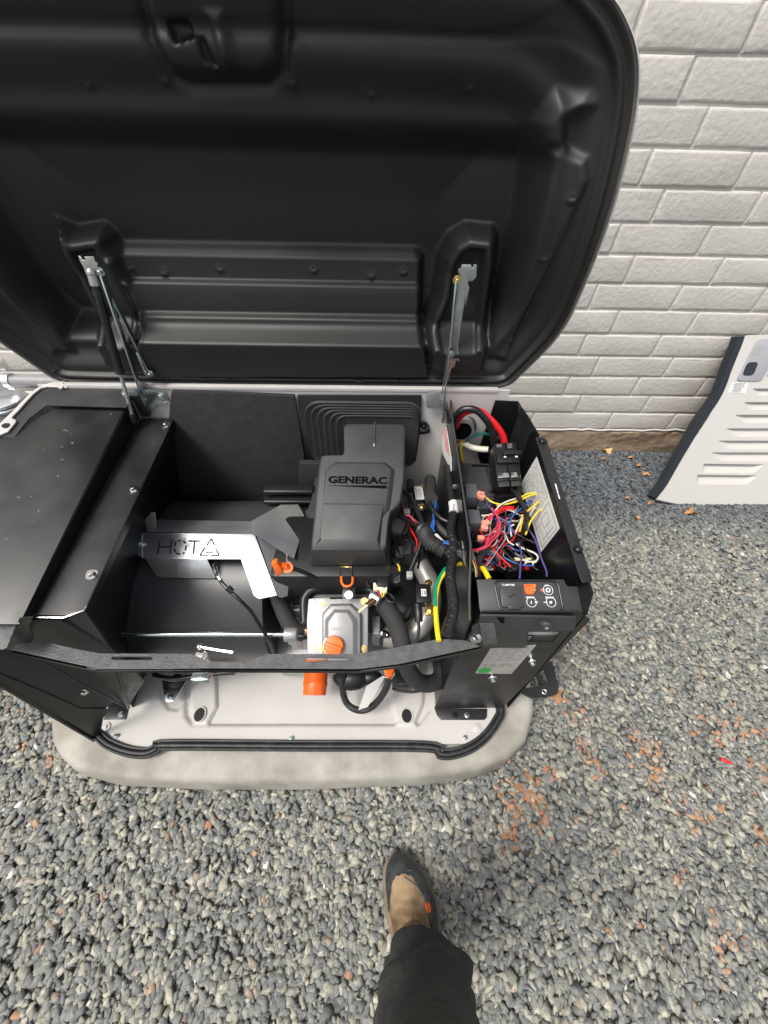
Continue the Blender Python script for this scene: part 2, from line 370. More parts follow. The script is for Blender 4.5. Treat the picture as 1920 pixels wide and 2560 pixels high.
for k in range(-1, 24):
    key = k if k >= 0 else -1
    src = jt.get(k+0) if k >= 0 else jt0[-1]
    # index shift: the lowest visible brick course sits between z0 and z0+CH
    kk = k+1
    z0 = WZ0+CH*(kk); 
    if src:
        xs = [wallx(*q) for q in src]
        L = (xs[-1]-xs[0])/(len(xs)-1) if len(xs) > 1 else .392
        L = .392 if not (.3 < L < .5) else L
    else: xs = [.3+(k*.137) % .39]; L = .392
    a = xs[0]; lst = list(xs)
    x = xs[0]
    while x > -2.6: x -= .392*random.uniform(.98, 1.02); lst.insert(0, x)
    x = xs[-1]
    while x < 3.2: x += .392*random.uniform(.98, 1.02); lst.append(x)
    for i in range(len(lst)-1):
        xa, xb = lst[i]+mortar/2, lst[i+1]-mortar/2
        za, zb = z0+mortar/2+random.uniform(-.001, .001), z0+CH-mortar/2+random.uniform(-.001, .001)
        pr_ = random.uniform(.005, .0085); yb = WY+WA*xa
        nx = 8; ring_f = []
        # slightly wavy brick face
        c0 = [(xa, za), (xb, za), (xb, zb), (xa, zb)]; per = []
        for e in range(4):
            p, q = c0[e], c0[(e+1) % 4]; m_ = nx if e % 2 == 0 else 3
            for j in range(m_): t = j/m_; per.append((p[0]+(q[0]-p[0])*t+random.uniform(-.0012, .0012), p[1]+(q[1]-p[1])*t+random.uniform(-.0012, .0012)))
        cx_, cz_ = (xa+xb)/2, (za+zb)/2
        def ins(d): return [(px+(d if px < cx_-(xb-xa)/2+.02 else -d if px > cx_+(xb-xa)/2-.02 else 0), pz+(d if pz < cz_-.03 else -d if pz > cz_+.03 else 0)) for px, pz in per]
        i1, i2 = ins(.0025), ins(.008)
        mb.rings([[(p[0], yb+.012, p[1]) for p in per], [(p[0], yb-pr_*.45, p[1]) for p in per], [(p[0], yb-pr_*.85, p[1]) for p in i1], [(p[0], yb-pr_+random.uniform(-.0006, .0006), p[1]) for p in i2]])
mb.build('bricks', 'wall', wall, ang=50)
MB().quad([(-4, WY-.001-.02, WZ0+CH*0-.006), (4.5, WY-.001+.022, WZ0-.006), (4.5, WY-.001+.022, 4.2), (-4, WY-.001-.02, 4.2)]).build('mortar', 'wall', wall)
# foundation strip, rough lumpy concrete
nx, nz = 400, 14; gx = np.linspace(-4, 4.5, nx)[None, :].repeat(nz, 0); gz = np.linspace(-.03, WZ0-.002, nz)[:, None].repeat(nx, 1)
gy = WY+WA*gx-.012+.004*np.sin(gx*9)*np.sin(gz*40)+.0015*rng.normal(size=gx.shape); gy[-1] = WY+.02
gridmesh('foundation', gx, gy, gz, np.ones(gx.shape, bool), 'soil', wall, flip=False)
# sloppy paint edge along the foundation top
wire(wall, [(x, WY+WA*x-.010+random.uniform(-.003, .003), WZ0-.001+random.uniform(-.004, .003)) for x in np.arange(-2.6, 3.3, .035)], None, .0055, MT['wall'], 'paint_edge', sub=2, seg=6)

# ================================================================ PAD
def roundover(out, levels):
    P = np.array(out); n = len(P); c = P.mean(0); R = []
    for d, z in levels:
        q = []
        for i in range(n):
            t = P[(i+1) % n]-P[i-1]; nn = np.array([-t[1], t[0]]); nn /= np.linalg.norm(nn)+1e-9
            if nn@(P[i]-c) > 0: nn = -nn
            q.append((P[i][0]+nn[0]*d, P[i][1]+nn[1]*d, z))
        R.append(q)
    return R
mb = MB().rings(roundover(padout, [(0.0, -.02), (0, .02), (.003, .06), (.006, .082), (.011, .092), (.019, .098), (.030, .1005), (.1, .102)]))
o = mb.build('concrete_pad', 'conc', ang=60); tag(o, 'weathered rounded concrete pad under the generator', 'concrete pad')

# ================================================================ GENERATOR
G = thing('standby_generator', 'open home standby generator with raised black lid on a concrete pad', 'generator', (0, .33, .10))
# ---- base pan as pressed sheet
nx, ny = 300, 160; bx = np.linspace(-.555, .605, nx)[None, :].repeat(ny, 0); by = np.linspace(.012, .655, ny)[:, None].repeat(nx, 1)
ZPAN = .128; pp = ZP_(ZPAN)
def up2(pts): return [(pp(*q).x, pp(*q).y) for q in pts]
h = np.full(bx.shape, ZPAN)
h -= .014*sm(pdist(up2(RW(462, 1600, 1090, 1600, 1078, 1775, 1050, 1812, 480, 1812, 462, 1790)), bx, by), -.006, .010)
h -= .016*sm(pdist(up2(RW(565, 1600, 885, 1600, 872, 1768, 855, 1783, 578, 1783, 560, 1765)), bx, by), -.005, .012)
h += .016*sm(pdist(up2(RW(965, 1600, 1075, 1600, 1062, 1760, 1040, 1815, 990, 1815, 975, 1760)), bx, by), -.004, .012)
h += .014*sm(pdist(up2(RW(475, 1600, 540, 1600, 545, 1765, 520, 1812, 482, 1812, 470, 1765)), bx, by), -.004, .010)
h -= .007*sm(pdist(up2(RW(395, 1600, 470, 1600, 468, 1750, 445, 1778, 418, 1775, 400, 1745)), bx, by), -.003, .007)
rc = .10
ox = np.maximum(np.abs(bx-.025)-(.580-rc), 0); oy = np.maximum(np.maximum((.012+rc)-by, by-(.655-rc)), 0); dd = rc-np.hypot(ox, oy)
pan = gridmesh('base_pan', bx, by, h, dd > -.004, 'white', G, flip=False)
rim = [(-.60, .30)]
MB().rings(roundover([(-.57, .25), (-.545, .13), (-.515, .07), (-.47, .022), (.53, .015), (.58, .045), (.607, .12), (.607, .55), (.58, .62), (.53, .655), (-.53, .655), (-.58, .62), (-.607, .55)], [(0, .102), (0, .112), (.003, .116), (.03, .1165)])).build('base_tray', 'white', G)
for (a, b) in ((500, 1787), (1017, 1790)):
    c = pp(a, b); mb = MB(); mb.cyl((c.x, c.y, ZPAN-.03), (c.x, c.y, ZPAN+.004), .0155, seg=28)
    for v in mb.bm.verts: v.co.y = c.y+(v.co.y-c.y)*1.25
    mb.build('drain_hole', 'plasticb', pan)
    n = 26; MB().tube([(c.x+math.cos(i*2*math.pi/n)*.0165, c.y+math.sin(i*2*math.pi/n)*.0205, ZPAN+.003) for i in range(n+1)], .0022, 6, 1).build('hole_lip', 'white', pan)
# ---- rubber seal round the pan
sc = [pp(*q) for q in RW(245, 1837, 272, 1860, 318, 1878, 365, 1883, 395, 1871, 420, 1863, 750, 1865, 1065, 1867, 1098, 1884, 1130, 1885, 1175, 1870, 1213, 1842, 1242, 1802, 1250, 1770)]
sc = [Vector((-.605, .60, ZPAN)), Vector((-.605, .13, ZPAN)), Vector((-.585, .075, ZPAN))]+sc+[Vector((.605, .2, ZPAN)), Vector((.605, .6, ZPAN))]
fr = [(-.2, -1), (.55, -1), (.75, -.8), (.7, -.55), (.35, -.4), (.75, -.25), (.9, .1), (.75, .4), (.3, .5), (.6, .65), (.6, .95), (-.2, 1)]
MB().tube(sc, .0135, 8, 5, fr=fr).build('rubber_seal', 'rubber', G, ang=50)
# ---- fasteners on pan
for (a, b, k) in ((265, 1818, 'w'), (1192, 1820, 'w'), (292, 1841, 'b'), (728, 1847, 'b'), (1162, 1845, 'b')):
    c = pp(a, b); mb = MB()
    if k == 'w': mb.cyl(c+Vector((0, 0, .0)), c+Vector((0, 0, .0035)), .0125, seg=26); mb.cyl(c, c+Vector((0, 0, .007)), .0055, seg=6); mb.build('pan_washer', 'white', G, bevel=.0006)
    else: mb.cyl(c, c+Vector((0, 0, .009)), .0058, .0045, seg=14).bolt(c+Vector((0, 0, .006)), (0, 0, 1), .0042, .006); mb.build('pan_screw', 'zinc', G)
# L tab with foot bolt
tb = ZP_(.165)
o = MB().prism(pxl(tb, ZH(1120, 545, 1310, 530, 1210, 690, 1195, 705, 1150, 705, 1140, 690)), (0, 0, .003)).build('mount_tab', 'zinc', G, bevel=.0008)
c = tb(*ZH(1180, 672)[0]); MB().bolt(c+Vector((0, 0, .003)), (0, 0, 1), .006, .007).build('bolt', 'zinc', o)
wire(G, ZH(1060, 515, 1130, 535, 1210, 545, 1330, 530, 1520, 505, 1620, 500), ZP_(.25), .007, 'k', 'fuel_hose')
MB().ball(ZP_(.19)(*ZH(1215, 560)[0]), .021, (1, 1, .5)).build('rubber_mount', 'rubber', G)

# ---- rear panel and hinge strip
HY = .655
MB().box((0.0, HY, .485), (1.17, .006, .72)).build('rear_panel', 'white', G)
fz = .845
fp = PL((0, .66, .848), (1, .66, .848), (0, .51, .803))
MB().prism([Vector((-.52, .650, .838)), Vector((.555, .650, .838)), Vector((.555, .650, .848)), Vector((-.52, .650, .848))], (0, .014, 0)).build('hinge_strip', 'white', G, bevel=.001)
fo = ZF(600, 270, 575, 262, 480, 268, 400, 290, 330, 325, 270, 375, 190, 450, 110, 535, 0, 640, -160, 800, -160, 860, 0, 745, 70, 715, 100, 680, 145, 625, 135, 605, 108, 600, 110, 580, 160, 530, 230, 450, 300, 375, 370, 320, 420, 308, 600, 318)
fr_ = MB().prism(pxl(fp, fo), (0, 0, -.004)).build('side_frame', 'white', G, bevel=.0008)
c = fp(*ZF(55, 663)[0]); MB().cyl(c, c+Vector((0, 0, .002)), .0085, seg=20).build('frame_hole', 'plasticb', fr_)
wire(fr_, ZF(535, 330, 560, 322, 575, 300, 565, 282, 575, 268), fp, .0022, MT['white'], 'frame_clip')
# ---- left compartment: sloping cover plate, rail, slanted divider
def slope(x, y, zb, zf, yb=.64, yf=.10): return Vector((x, y, zf+(zb-zf)*(y-yf)/(yb-yf)))
PLT = PL(slope(0, .64, .815, .742), slope(1, .64, .815, .742), slope(0, .1, .815, .742))
RAIL = PL(slope(0, .64, .76, .722), slope(1, .64, .76, .722), slope(0, .1, .76, .722))
cov = MB().prism([slope(-.66, .50, .815, .742), slope(-.60, .60, .815, .742), slope(-.58, .645, .815, .742), slope(-.372, .648, .815, .742), slope(-.366, .075, .815, .742), slope(-.66, .075, .815, .742)], (0, 0, -.003)).build('compartment_cover', 'plate', G, bevel=.001)
fp2 = PL((0, .66, .8425), (1, .66, .8425), (0, .51, .7975))
MB().prism(pxl(fp2, ZF(-250, 900, -120, 800, 20, 690, 70, 640, 112, 545, 230, 430, 300, 360, 370, 312, 420, 296, 1175, 318, 1160, 470, 1140, 500, 420, 480, 260, 600, 120, 780, -60, 1000, -250, 1100)), (0, 0, -.002)).build('cover_rear_lip', 'plate', cov)
mb = MB(); sp_ = ZF(580, 705, 600, 712, 640, 740, 650, 820, 560, 855, 240, 540, 990, 530, 1000, 560) + zm(0, 900, .3858)(285, 583, 403, 647, 250, 980, 470, 540, 205, 885, 40, 1160, 375, 755, 120, 890)
for q in sp_:
    mb = MB(); c = PLT(*q); a = random.uniform(0, 6); l = random.uniform(.001, .004)
    mb.box(c+Vector((0, 0, .0003)), (l*2, .0012, .0004), Matrix.Rotation(a, 3, 'Z')); mb.build('paint_fleck', MT['fleck'], cov)
MB().prism([slope(-.368, .64, .813, .74), slope(-.366, .08, .813, .74), slope(-.366, .08, .762, .722), slope(-.368, .64, .762, .722)], (-.003, 0, 0)).build('cover_side', 'gloss', G)
rp = [RAIL(*q) for q in zm(0, 900, .3858)(905, 400, 1170, 305, 555, 1615, 430, 1655, 215, 1650)]
rp[0] = slope(-.366, .64, .76, .722); rp[1] = slope(-.281, .64, .76, .722); rp[4].x = -.366
rail = MB().prism(rp, (0, 0, -.003)).build('divider_rail', 'black', G, bevel=.0008)
MB().prism([rp[1], rp[2], rp[2]+Vector((-.004, 0, -.02)), rp[1]+Vector((-.004, 0, -.03))], (-.002, 0, 0)).build('rail_lip', 'gloss', G)
for q in zm(0, 900, .3858)(1075, 428, 870, 842, 598, 1395): MB().bolt(RAIL(*q), (0, 0, 1), .0082, .009).build('bolt', 'chrome', rail)
# slanted divider wall
def dv(y, z): return Vector((-.455+(z-.13)*.165/.61, y, z))
MB().prism([dv(.115, .128), dv(.64, .128), dv(.64, .75), dv(.115, .715)], (-.003, 0, 0)).build('divider_wall', 'gloss', G)
MB().box((-.60, .36, .46), (.004, .56, .62)).build('left_side_panel', 'black', G)
MB().box((-.49, .60, .46), (.2, .004, .64)).build('compartment_back', 'gloss', G)
# front of left compartment
FA = PL((-.534, .034, .12), (-.455, .097, .128), (-.431, .067, .65))
FB = PL((-.40, .105, .7), (-.455, .10, .13), (-.3, .108, .7))
pb = MB().prism(pxl(FB, ZH(215, 135, 440, 140, 580, 70, 760, 330, 1000, 560, 880, 745, 200, 430, 60, 350)), (0, .003, 0)).build('divider_front', 'black', G)
MB().tube(pxl(FB, ZH(440, 135, 760, 340, 890, 745)), .004, 8, 1).build('fold_edge', 'gloss', pb)
MB().tube(pxl(RAIL, ZH(225, 120, 440, 122, 580, 72, 600, 40)), .0013, 8, 1).build('front_edge', 'chrome', rail)
pa = MB().prism(pxl(FA, ZH(-300, 280, 0, 345, 80, 362, 640, 480, 960, 505, 960, 560, 880, 745, 790, 700, 720, 760, 690, 925, 645, 980, 0, 570, -300, 350)), (.001, .003, 0)).build('corner_panel', 'black', G)
MB().prism([q+Vector((0, -.002, 0)) for q in pxl(FA, ZH(-250, 400, 0, 500, 330, 640, 560, 745, 760, 745, 640, 925, 0, 575, -250, 430))], (0, -.001, 0)).build('inner_strip', 'plate', pa)
MB().tube(pxl(FA, ZH(-250, 420, 0, 580, 650, 968)), .005, 8, 1).build('corner_edge', 'gloss', pa)
MB().tube(pxl(FA, ZH(240, 400, 600, 600, 880, 745)), .0025, 8, 1).build('fold_edge', 'gloss', pa)
nrm = Vector((0, -1, .2))
for q in ZH(592, 620): MB().bolt(FA(*q)+nrm*.003, nrm, .007, .008).build('bolt', 'chrome', pa)
MB().prism([pp(*q)+Vector((0, 0, .002)) for q in ZH(770, 700, 890, 745, 870, 828, 720, 830)], (0, 0, .003)).build('divider_foot', 'black', G, bevel=.0006)
for q in ZH(842, 795, 655, 792): MB().bolt(pp(*q)+Vector((0, 0, .005)), (0, 0, 1), .006, .007).build('bolt', 'zinc', G)
c = FB(*ZH(165, 220)[0]); MB().bolt(c+Vector((0, -.003, 0)), (0, -.6, 1), .008, .009).build('bolt', 'chrome', pb)
# small textured bracket at far left edge
MB().prism(pxl(RAIL, ZH(-200, 125, 40, 125, 130, 150, 60, 330, 30, 345, -200, 345)), (0, 0, .003)).build('corner_bracket', 'bar', G, bevel=.0008)
# dark panel band left of the bolt
MB().prism(pxl(YP_(.078), ZH(132, 128, 225, 118, 200, 190, 235, 265, 215, 300, 90, 330, 60, 360, 30, 345, 100, 210)), (0, .002, 0)).build('front_gusset', 'gloss', G)

# ---- front bar (flat bar with a turned down lip and two slots)
BP = ZP_(.66)
bo = RW(29, 1630, 36, 1616, 60, 1609, 98, 1606, 123, 1607, 203, 1625, 253, 1634, 340, 1634, 480, 1635, 492, 1640, 522, 1654, 616, 1656, 655, 1640, 669, 1635, 760, 1635, 890, 1635, 1000, 1617, 1100, 1597, 1163, 1601, 1190, 1611, 1203, 1620, 1000, 1664, 940, 1673, 898, 1677, 500, 1675, 300, 1676, 253, 1676, 217, 1671)
def slot(x0, x1, y0, y1):
    c = (y0+y1)/2; r = (y1-y0)/2; o = []
    for i in range(7): a = math.pi/2+math.pi*i/6; o.append((x0+r+r*math.cos(a), c-r*math.sin(a)))
    for i in range(7): a = -math.pi/2+math.pi*i/6; o.append((x1-r+r*math.cos(a), c-r*math.sin(a)))
    return o
bar = MB().prism(pxl(BP, bo), (0, 0, -.0035), [pxl(BP, slot(278, 382, 1641, 1650)), pxl(BP, slot(763, 868, 1644, 1653))]).build('front_bar', 'bar', G, ang=30)
lo = pxl(BP, RW(29, 1630, 217, 1671, 253, 1676, 500, 1675, 898, 1677, 1000, 1664, 1203, 1620))
mb = MB()
for a, b in zip(lo[:-1], lo[1:]): mb.prism([a, b, b-Vector((0, 0, .012)), a-Vector((0, 0, .012))], (0, .003, 0))
mb.build('bar_lip', 'gloss', bar)
# latch with lever
lc = U(503, 1650, 2, .645)
lat = MB().cyl(lc+Vector((0, .005, -.04)), lc+Vector((0, .005, .0)), .0105, seg=20).cyl(lc+Vector((0, .005, 0)), lc+Vector((0, .005, .008)), .0125, seg=6).cyl(lc+Vector((0, .005, .008)), lc+Vector((0, .005, .013)), .008, seg=16).build('latch', 'chrome', G, bevel=.0006)
MB().tube([U(*q, 2, .657) for q in ZE(960, 1305, 850, 1290, 700, 1265, 640, 1248)], lambda t: .0042-.0012*t, 8, 3).ball(U(*ZE(628, 1250)[0], 2, .655), .006).build('lever', 'chrome', lat)
MB().box(U(505, 1691, 2, .6), (.034, .02, .018)).build('latch_catch', 'zinc', lat, bevel=.002)

# ================================================================ LID
XC = .020
def yr(z): t = np.clip((z-.845)/.42, 0, 1); t = t*t*(3-2*t); return .668-.068*t
def rimpt(px, py):
    y = .64
    for _ in range(8): p = U(px, py, 1, y); y = float(yr(p.z))
    return p
rs = [rimpt(*q) for q in ZO(650, 1659, 760, 1450, 860, 1220, 960, 950, 1030, 700, 1075, 480, 1088, 300, 1070, 180, 1030, 80, 985, 0)]
right = [(p.x, p.z) for p in rs]
ztop = right[-1][1]+.045
right = [(.535, .838), (.575, .846), (.592, .86)]+[q for q in right if q[1] > .87]+[(right[-1][0]-.045, ztop-.022), (right[-1][0]-.12, ztop)]
print('LID right', [tuple(round(a, 3) for a in q) for q in right])
outline = right+[(2*XC-x, z) for x, z in right[::-1]]
def chaikin(P, it=3):
    for _ in range(it):
        Q = []
        for i in range(len(P)):
            a, b = P[i], P[(i+1) % len(P)]; Q += [(a[0]*.75+b[0]*.25, a[1]*.75+b[1]*.25), (a[0]*.25+b[0]*.75, a[1]*.25+b[1]*.75)]
        P = Q
    return P
outline = chaikin(outline)
nx, nz = 380, 240; xs = np.linspace(-.66, .70, nx); zs = np.linspace(.83, ztop+.01, nz)
LX, LZ = np.meshgrid(xs, zs); d = pdist(outline, LX, LZ)
# pull the grid border on to the outline
gz_, gx_ = np.gradient(d, zs[1]-zs[0], xs[1]-xs[0]); gn = np.hypot(gx_, gz_)+1e-9
step = .0035; edge = (d < 0) & (d > -.009); LX = np.where(edge, LX-d*gx_/gn, LX); LZ = np.where(edge, LZ-d*gz_/gn, LZ)
keep = d > -.009; d = np.maximum(d, 0)
def lp(pts, y=.72): return [(U(*q, 1, y).x, U(*q, 1, y).z) for q in pts]
def mir(pts): return [(2*XC-x, z) for x, z in pts]
D = .006*sm(d, .003, .008)-.005*sm(d, .012, .016)+.012*sm(d, .020, .028)+.022*sm(d, .036, .085)+.078*sm(d, .095, .150)
D += .03*sm(d, .14, .30)
# the front wall of the lid (upper part when open) stands nearer the camera
D -= .048*sm(LZ, 1.275, 1.335)*sm(d, .095, .150)
D -= .022*sm(LZ, 1.33, ztop+.08)*sm(d, .095, .150)
# handle pocket
hp = lp(RW(376, -80, 392, 90, 440, 185, 480, 205, 671, 205, 712, 170, 720, 60, 730, -80), .66)
hq = pdist(hp, LX, LZ); D -= .016*sm(hq, -.012, .018); D += .013*np.exp(-(hq/.009)**2)
D += .014*sm(pdist(lp(ZN(735, 85, 830, 80, 860, 165, 770, 195), .64), LX, LZ), -.001, .003)
D -= .013*sm(pdist(lp(ZN(870, 30, 980, 30, 1030, 300, 960, 305), .62), LX, LZ), -.003, .016)
D += .012*sm(pdist(lp(ZN(860, 160, 900, 160, 960, 300, 890, 270), .64), LX, LZ), -.002, .006)
# upper border embossing: recess line along the top edge, kinking near the corner
D += .004*sm(pdist(lp(ZO(-1700, 30, -100, 90, 300, 120, 530, 115, 640, 60, 700, 30, 760, 30, 830, 70, 880, 130, 960, 250, 960, 300, 860, 260, 760, 200, 640, 190, 500, 200, 300, 190, -1700, 150), .64), LX, LZ), -.003, .010)*sm(d, .02, .04)
# bosses around the lid struts
rb = lp(ZO(285, 1030, 360, 975, 480, 980, 500, 1020, 500, 1120, 470, 1400, 420, 1580, 190, 1580, 165, 1420, 215, 1290, 240, 1120, 270, 1060), .70)
for b in (rb, [(x, z) for x, z in lp(ZN(200, 950, 290, 1000, 410, 985, 460, 1030, 490, 1100, 560, 1250, 640, 1400, 680, 1560, 480, 1560, 240, 1100), .70)]):
    q = pdist(b, LX, LZ); D -= .060*sm(q, -.004, .026)
    D += .016*sm(q, .032, .04)
# stepped ledge at the bottom middle
cen = sm(pdist(lp(RW(283, 600, 1045, 612, 1062, 640, 1055, 780, 1068, 905, 395, 905, 370, 800, 330, 720, 280, 640), .74), LX, LZ), -.002, .016)
rows_ = [(590, 0), (616, .0), (650, .028), (703, .030), (712, .044), (727, .046), (778, .05), (786, .068), (812, .076), (832, .076), (895, .082), (905, .085)]
rz = [U(660, y, 1, .72).z for y, _ in rows_][::-1]; rv = [v for _, v in rows_][::-1]
D -= cen*np.interp(LZ, rz, rv)
# side channels and hump (mirrored)
ch = lp(ZO(690, 640, 760, 615, 850, 660, 850, 760, 700, 1180, 540, 1580, 440, 1580, 590, 1100, 680, 740), .655)
hu = lp(ZO(640, 520, 720, 400, 830, 410, 850, 440, 760, 520, 745, 620, 680, 660, 640, 640), .665)
for c_ in (ch, mir(ch)): D -= .016*sm(pdist(c_, LX, LZ), -.004, .016)
for c_ in (hu, mir(hu)): D -= .022*sm(pdist(c_, LX, LZ), -.014, .022)
# moulding dimples
for q, y in [(p, .66) for p in ZN(380, 360, 715, 345, 1265, 355, 1605, 400)+ZO(365, 375)]+[(p, .73) for p in ZN(560, 1155, 707, 1178, 950, 1163, 1355, 1168, 1607, 1190, 745, 1573, 1013, 1575, 1453, 1580, 1557, 1590, 912, 1585, 285, 1545)+ZO(85, 1175, 725, 800, 635, 1050, 597, 1255, 533, 1425, 390, 1605, 55, 1585)]:
    p = U(*q, 1, y); rr = np.hypot(LX-p.x, LZ-p.z); D += -.006*np.exp(-(rr/.006)**2)+.007*np.exp(-(np.hypot(LX-p.x, LZ-p.z-.002)/.003)**2)
D = np.maximum(D, -.01)
lid = gridmesh('lid', LX, yr(LZ)+D, LZ, keep, 'lid', G, flip=False)
lid['label'] = 'raised black lid, moulded inside'
# outer skin with real thickness (painted)
D2 = .02+.145*sm(d, .0, .14)
skin = gridmesh('lid_shell', XC+(LX-XC)*1.004, yr(LZ)+D2, LZ+.001, keep, 'shell', lid, flip=True)
ol = [Vector((XC+(x-XC)*1.008, float(yr(z)), z)) for x, z in outline]
n = len(ol); mb = MB()
mb.rings([[p+Vector((0, -.002, 0)) for p in ol], [Vector((XC+(p.x-XC)*1.008, p.y+.003, p.z)) for p in ol], [Vector((XC+(p.x-XC)*1.004, p.y+.022, p.z)) for p in ol]], cap=False)
mb.build('lid_rim', 'shell', lid)

# ---- lid hinges, arms and gas struts
HP = YP_(.66)
def flat(pl, pts, th, name, m, par, bev=.0006): return MB().prism(pxl(pl, pts), th).build(name, m, par, bevel=bev)
# left
hb = flat(YP_(.640), ZF(1150, 330, 1235, 330, 1290, 330, 1500, 340, 1535, 440, 1430, 460, 1400, 470, 1355, 580, 1275, 580, 1205, 430, 1060, 435, 1110, 335), (0, -.003, 0), 'hinge_bracket', 'zinc', G)
for q in ZF(1130, 378, 1455, 395): MB().bolt(YP_(.636)(*q), (0, -1, .2), .0065, .007).build('bolt', 'zinc', hb)
flat(YP_(.634), ZF(1245, 450, 1290, 450, 1290, 425, 1270, 415, 1250, 425), (0, -.001, 0), 'bracket_hole', 'plasticb', hb)
flat(PL((-.334, .60, .8), (-.334, .7, .8), (-.31, .6, .9)), ZF(1240, 260, 1320, 280, 1400, 440, 1345, 570, 1335, 560, 1300, 400, 1250, 330), (.002, 0, 0), 'hinge_gusset', 'zinc', hb)
def strut(tp, bt, side, top_plate, arm):
    a, b = Vector(tp), Vector(bt); dd_ = (b-a)
    s_ = MB().cyl(a+dd_*.05, a+dd_*.62, .0085, seg=16).build('gas_strut', 'gloss', G, label='black gas strut holding up the lid, '+side)
    MB().cyl(a+dd_*.60, a+dd_*.97, .0042, seg=12).build('strut_rod', 'dsteel', s_)
    for k0, k1, kr in ((.60, .64, .0098), (.10, .13, .0095), (.95, 1.02, .008)): MB().cyl(a+dd_*k0, a+dd_*k1, kr, seg=14).build('strut_collar', 'plasticb', s_)
    MB().ball(a, .010).cyl(a, a+dd_*.07, .009).build('strut_joint', 'dsteel', s_)
    return s_
strut(U(*ZN(395, 1180)[0], 1, .665), U(*ZF(1205, 610)[0], 1, .60), 'at the left', 0, 0)
lb = MB().cyl(U(225, 730, 1, .655), U(263, 785, 1, .655), .0086, seg=16).build('strut_label', 'wprint', G) if False else None
flat(YP_(.665), ZN(340, 1103, 350, 1103, 362, 1122, 372, 1120, 366, 1106, 408, 1106, 412, 1125, 426, 1135, 420, 1160, 412, 1182, 370, 1172, 362, 1150, 350, 1130), (0, -.003, 0), 'lid_bracket', 'chrome', G)
def armtube(p, q, w, name='hinge_arm'): 
    mb = MB(); mb.tube([p, q], w, fr=[(-1, -.25), (1, -.25), (1, .25), (-1, .25)], sub=1); return mb.build(name, 'zinc', G, bevel=.0006)
armtube(U(*ZN(435, 1172)[0], 1, .655), U(*ZF(1310, 470)[0], 1, .632), .0075)
armtube(U(*ZN(440, 1190)[0], 1, .665), U(*ZF(1360, 200)[0], 1, .65), .0065)
flat(YP_(.64), ZF(1225, 0, 1250, 10, 1340, 230, 1310, 200), (0, -.002, 0), 'link_plate', 'zinc', G)
for q in ZN(435, 1172, 650, 1612): MB().bolt(U(*q, 1, .645), (0, -1, 0), .006, .008).build('pivot_pin', 'zinc', G)
# right: two arms seen nearly edge-on
flat(YP_(.655), ZO(335, 1140, 375, 1140, 378, 1155, 385, 1152, 385, 1140, 400, 1140, 398, 1195, 385, 1210, 375, 1215, 365, 1210, 362, 1225, 368, 1240, 350, 1325, 352, 1270, 320, 1480, 325, 1560, 310, 1555, 305, 1585, 290, 1590, 280, 1640, 262, 1655, 322, 1190, 320, 1160, 332, 1155), (0, -.003, 0), 'hinge_arm', 'zinc', G)
armtube(U(*ZO(310, 1200)[0], 1, .64), U(*ZC(355, 330)[0], 1, .615), .006)
armtube(U(*ZO(312, 1230)[0], 1, .648), U(*ZC(345, 180)[0], 1, .64), .004)
for q, y in ((ZO(315, 1208)[0], .645), (ZO(290, 1530)[0], .645)): MB().bolt(U(*q, 1, y), (0, -1, 0), .0065, .009).build('pivot_pin', 'brass' if q[1] < 750 else 'zinc', G)
rbk = flat(YP_(.638), ZC(215, 142, 330, 122, 345, 265, 230, 262, 214, 245), (0, -.003, 0), 'hinge_bracket', 'dsteel', G)
flat(YP_(.625), ZC(340, 200, 395, 205, 412, 395, 345, 385, 352, 320, 345, 260), (0, -.002, 0), 'hinge_clip', 'zinc', rbk)

# ================================================================ MACHINERY LEFT: alternator housing, heat shield
prof = []
for i in range(19):
    a = math.radians(250-i*9.0); prof.append((.395+.215*math.cos(a), .335+.215*math.sin(a)))
prof += [(.45, .549), (.52, .542), (.58, .51), (.61, .47), (.61, .2), (.45, .13)]
mb = MB(); mb.rings([[(x, y, z) for y, z in prof] for x in (-.425, -.42, -.04, -.035)]); mb.build('alternator_housing', MT['drum'], G, ang=30)
mb = MB(); mb.rings([[(x, .395+(y-.395)*k, .335+(z-.335)*k) for y, z in prof[:20]] for x, k in ((-.445, 1.04), (-.425, 1.04))]); mb.build('housing_flange', 'black', G, ang=30)
MB().prism(pxl(XP_(-.40), ZH(880, 55, 885, 150, 905, 290, 780, 292)), (.002, 0, 0)).build('corner_stay', 'galv', G)
ra, rb_ = U(306, 1585, 1, .165), U(712, 1586, 1, .165)
rod = MB().cyl(ra, rb_, .0055, seg=14).build('tie_rod', 'zinc', G)
MB().cyl(rb_, rb_+Vector((.028, 0, 0)), .017, .015, seg=20).build('rod_boss', 'alu', rod, bevel=.001)
# rear insulation
MB().prism(pxl(YP_(.648), RW(432, 972, 738, 984, 765, 1155, 900, 1290, 400, 1290)), (0, -.012, 0)).build('insulation_panel', 'matte', G, bevel=.002)
MB().prism(pxl(YP_(.632), RW(750, 1148, 850, 1150, 860, 1240, 745, 1240)), (0, -.02, 0)).build('insulation_block', 'matte', G, bevel=.003)
mb = MB()
for i in range(26): mb.ball(U(485+random.uniform(-12, 14), 1112+random.uniform(-14, 30), 1, .634), random.uniform(.0007, .002), seg=6)
mb.build('dust_smear', mat('dust', (.05, .05, .05), .9), G)
